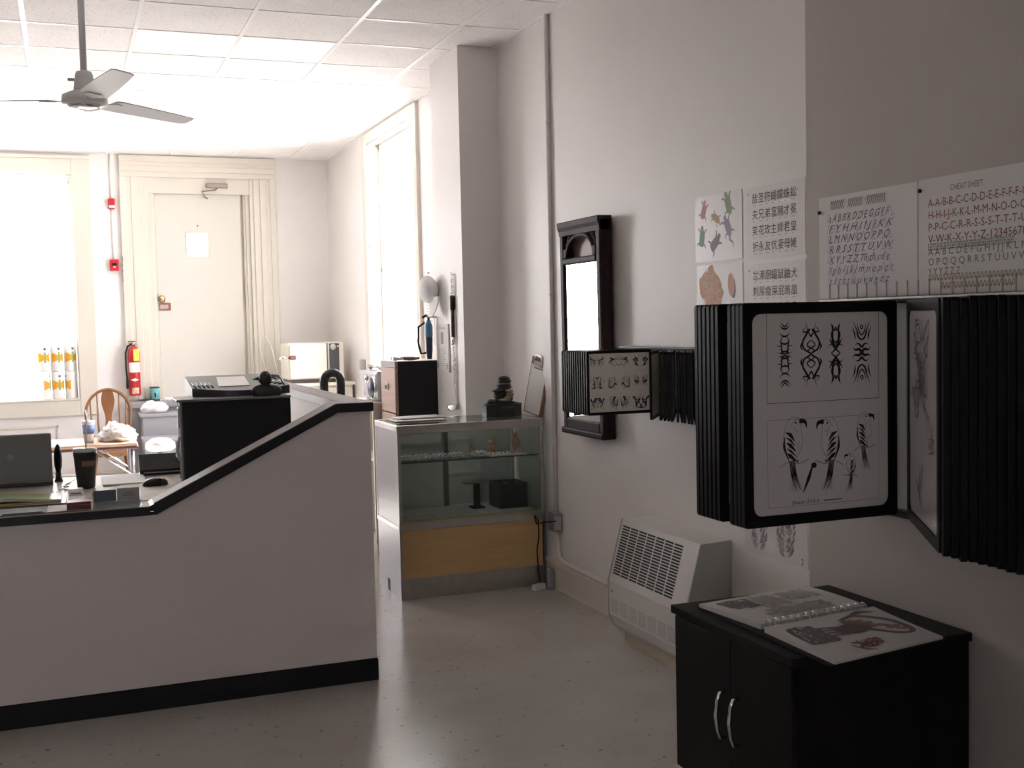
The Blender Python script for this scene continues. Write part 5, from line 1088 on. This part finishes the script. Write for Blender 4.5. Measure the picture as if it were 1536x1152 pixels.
part('post', MB().lathe([(0.02, 0.5), (0.02, 1.09)], 1.69, 7.85, 12), STEEL, hr)
part('seat', MB().cbox(1.48, 1.90, 7.66, 8.06, 0.46, 0.54, 0.03), MATS['black_vinyl'], hr)
part('pedestal', MB().lathe([(0.2, 0.0), (0.2, 0.02), (0.04, 0.04), (0.03, 0.46)], 1.69, 7.85, 24), STEEL, hr)

# ---- filing cabinet and things by the pilaster
fy0, fy1, fx1 = 7.685, 8.07, XR-0.02
fxf = 2.105; FH = 1.338
fc = thing('filing_cabinet', 'black filing cabinet with tan drawer fronts beside the pilaster', 'filing cabinet', (2.38, 7.88, 0))
part('cabinet_body', MB().box(fxf+0.02, fx1, fy0, fy1, 0.0, FH-0.004), BLKM, fc)
part('cabinet_top', MB().cbox(fxf, fx1, fy0, fy1, FH-0.004, FH, 0.001), mat('pale_top', (0.62, 0.58, 0.58), 0.3), fc)
part('top_rail', MB().box(fxf, fxf+0.02, fy0, fy1, FH-0.045, FH-0.004), mat('grey_brown_rail', (0.22, 0.18, 0.17), 0.4), fc)
for k in range(4):
    z1_ = FH-0.047-k*0.322; z0_ = z1_-0.312
    d_ = part('drawer', MB().cbox(fxf-0.002, fxf+0.02, fy0+0.002, fy1-0.002, max(z0_, 0.02), z1_, 0.003), TANP, fc)
    part('label_pull', MB().cbox(fxf-0.014, fxf-0.001, (fy0+fy1)/2-0.025, (fy0+fy1)/2+0.045, z1_-0.16, z1_-0.11, 0.003), CHROME, d_)
    part('pull_recess', MB().box(fxf-0.0155, fxf-0.0138, (fy0+fy1)/2-0.005, (fy0+fy1)/2+0.035, z1_-0.155, z1_-0.125), BLKM, d_)
for k, (lab, x, y, a) in enumerate((('red handled hand tool nearer the filing cabinet front', 2.17, 7.80, 0.1), ('dark red handled hand tool at the back of the filing cabinet top', 2.20, 7.98, 0.25))):
    tt = thing('hand_tool', lab, 'tool', (x, y, FH), a, 'hand tools on the filing cabinet')
    part('grip', MB().tube([(0.03, 0, 0.012), (0.09, 0, 0.011), (0.15, 0, 0.012)], [0.010, 0.012, 0.009], 8), mat('maroon_grip', (0.20, 0.035, 0.04), 0.45), tt, world=False)
    part('shaft', MB().tube([(-0.03, 0.0, 0.012), (0.03, 0, 0.012)], 0.008, 8).cbox(-0.05, -0.02, -0.014, 0.014, 0.001, 0.026, 0.004), STEEL, tt, world=False)
# silver stereo on a cream shelf beyond the cabinet
sf = thing('cream_shelf_unit', 'cream shelf unit standing between the counter end and the window', 'shelf', (2.2, 8.35, 0))
part('shelf_top', MB().cbox(2.03, 2.60, 8.10, 8.72, 1.005, 1.03, 0.004), CREAM, sf)
for y in (8.12, 8.68): part('side_board', MB().box(2.05, 2.58, y, y+0.02, 0.0, 1.005), CREAM, sf)
part('back_board', MB().box(2.56, 2.58, 8.14, 8.68, 0.0, 1.005), CREAM, sf)
part('lower_shelf', MB().box(2.05, 2.56, 8.14, 8.68, 0.60, 0.62), CREAM, sf)
bo = thing('stereo', 'silver portable stereo with a blue speaker behind the filing cabinet', 'stereo', (2.2, 8.35, 1.03))
part('stereo_body', MB().cbox(2.085, 2.24, 8.13, 8.55, 1.0305, 1.26, 0.03), mat('silver_plastic', (0.55, 0.55, 0.58), 0.25, 0.7), bo)
part('speaker', MB().lathe([(0.001, -0.035), (0.05, -0.03), (0.075, -0.012), (0.078, 0.004)], 2.087, 8.24, 24, 'X', 1.128), mat('blue_black_cone', (0.04, 0.045, 0.09), 0.4), bo)
part('speaker_ring', MB().tube([(2.084, 8.24+0.082*math.cos(a), 1.128+0.082*math.sin(a)) for a in [2*PI*i/24 for i in range(24)]], 0.008, 8, closed=True), CHROME, bo)
part('knob', MB().lathe([(0.001, -0.02), (0.025, -0.018), (0.03, 0.0)], 2.086, 8.42, 16, 'X', 1.19), CHROME, bo)
part('carry_handle', MB().tube([(2.16, 8.17, 1.245), (2.12, 8.2, 1.285), (2.12, 8.48, 1.285), (2.16, 8.51, 1.245)], 0.012, 8), CHROME, bo)

# ---- hanging on the pilaster face (x = 2.405)
PFX = 2.405
cp = thing('baseball_cap', 'white baseball cap hanging on the pilaster', 'cap', (PFX, 7.6, 1.8))
b = MB(); n = 20; k = 8; vs = []
cc = Vector((PFX-0.062, 7.62, 1.825))
part('crown', MB().blob((cc.x, cc.y+0.02, cc.z+0.005), (0.062, 0.12, 0.092), 4, 0.06, 3, 1.4), mat('white_cap_cloth', (0.80, 0.80, 0.81), 0.8, spec=0.1), cp)
part('brim', MB().prism([(0.105*math.cos(t)*1.0, -0.125*math.sin(t)) for t in [PI*i/14 for i in range(15)]], lambda a, c: (PFX-0.035-0.03*math.cos(a*12), 7.545+a*0.95-c*0.15, 1.775+c*1.1), lambda a, c: (PFX-0.042-0.03*math.cos(a*12), 7.545+a*0.95-c*0.15, 1.775+c*1.1)), MATS['white_cap_cloth'], cp)
part('top_button', MB().blob((cc.x-0.002, cc.y-0.01, cc.z+0.117), (0.008, 0.010, 0.006), 1, 0, 2), mat('grey_button', (0.3, 0.3, 0.32), 0.6), cp)
wh = thing('hanging_chain', 'chain with dark wooden handle hanging on the pilaster down to the case', 'chain', (PFX, 7.25, 1.0))
def chain(pts, link=0.018):
    b = MB(); tot = 0
    P_ = [Vector(p) for p in pts]; i_ = 0; flip = 0
    for a, c in zip(P_, P_[1:]):
        d = c-a; m_ = max(1, int(d.length/link)); dn = d.normalized()
        for q in range(m_):
            cen = a+d*((q+0.5)/m_); sd_ = Vector((1, 0, 0)) if flip else Vector((0, 1, 0)); flip ^= 1
            b.tube([cen+dn*link*0.72*math.cos(t)+sd_*0.007*math.sin(t) for t in [2*PI*r_/8 for r_ in range(8)]], 0.0026, 5, closed=True)
    return b
part('upper_chain', chain([(PFX-0.014, 7.255, 1.905), (PFX-0.014, 7.255, 1.77)]), CHROME, wh, kind='stuff')
part('upper_chain', chain([(PFX-0.014, 7.238, 1.905), (PFX-0.014, 7.238, 1.77)]), CHROME, wh, kind='stuff')
part('grip', MB().tube([(PFX-0.016, 7.247, 1.775), (PFX-0.016, 7.247, 1.68)], 0.016, 12), BLKM, wh)
part('wooden_handle', MB().tube([(PFX-0.016, 7.247, 1.68), (PFX-0.016, 7.247, 1.50)], [0.013, 0.013], 12), mat('dark_red_wood', (0.05, 0.018, 0.018), 0.3), wh)
part('ferrule', MB().tube([(PFX-0.016, 7.247, 1.50), (PFX-0.016, 7.247, 1.45)], 0.013, 12), CHROME, wh)
part('lower_chain', chain([(PFX-0.014, 7.247, 1.45), (PFX-0.014, 7.245, 1.04)]), CHROME, wh, kind='stuff')
part('lower_chain', chain([(PFX-0.014, 7.232, 1.38), (PFX-0.014, 7.225, 1.04)]), CHROME, wh, kind='stuff')
part('chain_heap', MB().blob((PFX-0.035, 7.235, 1.03), (0.032, 0.05, 0.022), 5, 0.35, 3, 5), CHROME, wh)
part('hook', MB().tube([(PFX+0.001, 7.247, 1.915), (PFX-0.02, 7.247, 1.912), (PFX-0.022, 7.247, 1.93)], 0.004, 6), STEEL, wh)
s8 = solo('notice_sheet', MB().box(PFX-0.003, PFX-0.0005, 7.40, 7.66, 1.262, 1.585), PAPER, 'printed notice with a small photo hanging on the pilaster', 'paper')
ik = Ink().rect(0.10, 0.16, 0.19, 0.27); part('small_photo', ik.lay((PFX-0.0034, 7.66, 1.262), (0, -1, 0), (0, 0, 1), 0), mat('photo_brown', (0.30, 0.20, 0.17), 0.5), s8)
ik = Ink()
for q in range(9): ik.rect(0.05, 0.21-0.02*(q % 3), 0.04+q*0.014, 0.045+q*0.014)
ik.rect(0.06, 0.2, 0.295, 0.302).rect(0.01, 0.04, 0.02, 0.06).rect(0.215, 0.245, 0.02, 0.06)
part('notice_print', ik.lay((PFX-0.0034, 7.66, 1.262), (0, -1, 0), (0, 0, 1), 0), INKP, s8, kind='stuff')
solo('curled_calendar', MB().prism([(7.352, 1.26), (7.395, 1.262), (7.395, 1.59), (7.372, 1.585)], lambda y, z: (PFX-0.004, y, z), lambda y, z: (PFX-0.0005, y, z)), mat('brown_calendar', (0.20, 0.13, 0.11), 0.6), 'narrow brown card behind the notice on the pilaster', 'card')
s9 = solo('pinned_page', MB().box(XR-0.003, XR-0.0005, 8.56, 8.80, 1.42, 1.80), PAPER, 'white typed page pinned to the wall beside the tall window', 'paper')
ik = Ink()
for q in range(12): ik.rect(0.03, 0.20-0.03*(q % 2), 0.05+q*0.024, 0.054+q*0.024)
part('typed_lines', ik.lay((XR-0.0034, 8.80, 1.42), (0, -1, 0), (0, 0, 1), 0), INKP, s9, kind='stuff')
um = thing('blue_umbrella', 'folded blue and black umbrella with a strap hanging behind the pilaster', 'umbrella', (2.362, 7.705, 1.345))
uy = 7.705; ux = 2.362
part('folded_canopy', MB().lathe([(0.016, 1.345), (0.022, 1.40), (0.025, 1.54), (0.022, 1.59), (0.012, 1.60)], ux, uy, 16), mat('navy_cloth', (0.03, 0.045, 0.08), 0.6), um)
part('blue_cover', MB().lathe([(0.0248, 1.50), (0.0262, 1.51), (0.0262, 1.575), (0.014, 1.615)], ux, uy, 16), mat('bright_blue_cloth', (0.06, 0.22, 0.38), 0.5), um)
part('strap', MB().tube([(ux-0.03, uy, 1.60), (ux-0.075, uy, 1.57), (ux-0.08, uy, 1.46), (ux-0.06, uy, 1.385), (ux-0.025, uy, 1.39)], 0.008, 6), BLKM, um)
part('crook_handle', MB().tube([(ux, uy, 1.61), (ux, uy, 1.635), (ux-0.02, uy, 1.65), (ux-0.045, uy, 1.635)], 0.009, 8), BLKM, um)
part('wall_hook', MB().tube([(ux-0.02, uy, 1.643), (ux, uy-0.02, 1.638), (PFX+0.001, 7.655, 1.638)], 0.005, 6), STEEL, um)

# ---- on the display case
fo = thing('rock_fountain', 'dark tabletop rock fountain in a black basin on the display case', 'fountain', (2.49, 6.62, ZT))
bsn = MB(); 
part('basin', MB().prismZ([(2.49+0.125*math.cos(t), 6.63+0.10*math.sin(t)) for t in [2*PI*(i+0.5)/8 for i in range(8)]], ZT+0.0006, ZT+0.075), mat('black_slate_basin', (0.018, 0.017, 0.016), 0.4), fo)
part('basin_rim', MB().tube([(2.49+0.123*math.cos(t), 6.63+0.098*math.sin(t), ZT+0.076) for t in [2*PI*(i+0.5)/8 for i in range(8)]], 0.006, 6, closed=True), MATS['black_slate_basin'], fo)
stone = mat('dark_slate', (0.035, 0.032, 0.028), 0.5, var=0.4, vscale=25); tanst = mat('tan_pebble', (0.30, 0.23, 0.16), 0.5)
r = random.Random(6)
for q in range(9):
    z = ZT+0.085+q*0.0185; wd = 0.078-0.005*q; b = MB().blob((2.495+r.uniform(-.012, .012)+0.004*q*0.6, 6.64, z), (wd, wd*0.8, 0.015), q, 0.18, 2, 3); part('slate_stone', b, stone, fo)
part('side_stone', MB().blob((2.415, 6.61, ZT+0.093), (0.03, 0.03, 0.02), 30, 0.15, 2), stone, fo)
for (x, z) in ((2.52, ZT+0.158), (2.525, ZT+0.138), (2.515, ZT+0.12), (2.49, ZT+0.105)): part('pebble', MB().blob((x, 6.572, z), (0.026 if z > ZT+0.11 else 0.04, 0.016, 0.011), int(z*1000), 0.06, 2), tanst, fo)
cb2 = thing('clipboard', 'brown clipboard with white paper leaning on the wall on the display case', 'clipboard', (2.6, 6.45, ZT))
Q0 = Vector((2.605, 6.56, ZT+0.034)); U = Vector((0.05, -0.18, 0)).normalized(); Vv = Vector((0.048, -0.05, 0.335)).normalized(); U = (U-Vv*U.dot(Vv)).normalized(); N = U.cross(Vv)
def slab(u0, u1, v0, v1, n0, n1):
    return MB().box(u0, u1, v0, v1, n0, n1).xf(Matrix((U, Vv, N)).transposed().to_4x4()).xf(Matrix.Translation(Q0))
part('board', slab(0, 0.185, 0, 0.345, -0.005, 0), wood('hardboard', (0.16, 0.075, 0.045), (0.22, 0.11, 0.07), 0.4), cb2)
part('paper', slab(0.010, 0.16, 0.006, 0.300, 0.0, 0.0025), PAPER, cb2)
part('header_line', slab(0.04, 0.13, 0.276, 0.284, 0.0025, 0.003), INKG, cb2)
part('clip', slab(0.04, 0.13, 0.295, 0.325, 0.0, 0.012), CHROME, cb2)
part('clip_lever', MB().tube([Q0+U*0.05+Vv*0.325+N*0.01, Q0+U*0.055+Vv*0.36+N*0.014, Q0+U*0.115+Vv*0.36+N*0.014, Q0+U*0.12+Vv*0.325+N*0.01], 0.005, 6), CHROME, cb2)
mz = thing('paper_pile', 'pile of booklets at the back left of the display case top', 'papers', (2.05, 6.7, ZT))
part('booklet', MB().cbox(1.80, 2.11, 6.60, 6.84, ZT+0.0006, ZT+0.006, 0.001), PAPER, mz)
part('booklet', MB().cbox(1.86, 2.14, 6.66, 6.85, ZT+0.006, ZT+0.012, 0.001), mat('grey_booklet', (0.25, 0.26, 0.28), 0.35), mz)
part('booklet', MB().cbox(1.84, 2.13, 6.67, 6.84, ZT+0.012, ZT+0.016, 0.001), LAMP_PAPER, mz)

# ---- outside the window
gr = thing('guard_rail', 'pale metal guard rail outside the left window', 'railing', (-1.5, 15.0, 0.25))
for z in (1.55, 1.25): part('rail', MB().tube([(-6, 15, z), (3, 15, z)], 0.025, 8), mat('pale_metal', (0.5, 0.5, 0.52), 0.5), gr)
for x in (-5, -3.2, -1.4, 0.4, 2.2): part('post', MB().tube([(x, 15, 0.25), (x, 15, 1.56)], 0.03, 8), MATS['pale_metal'], gr)
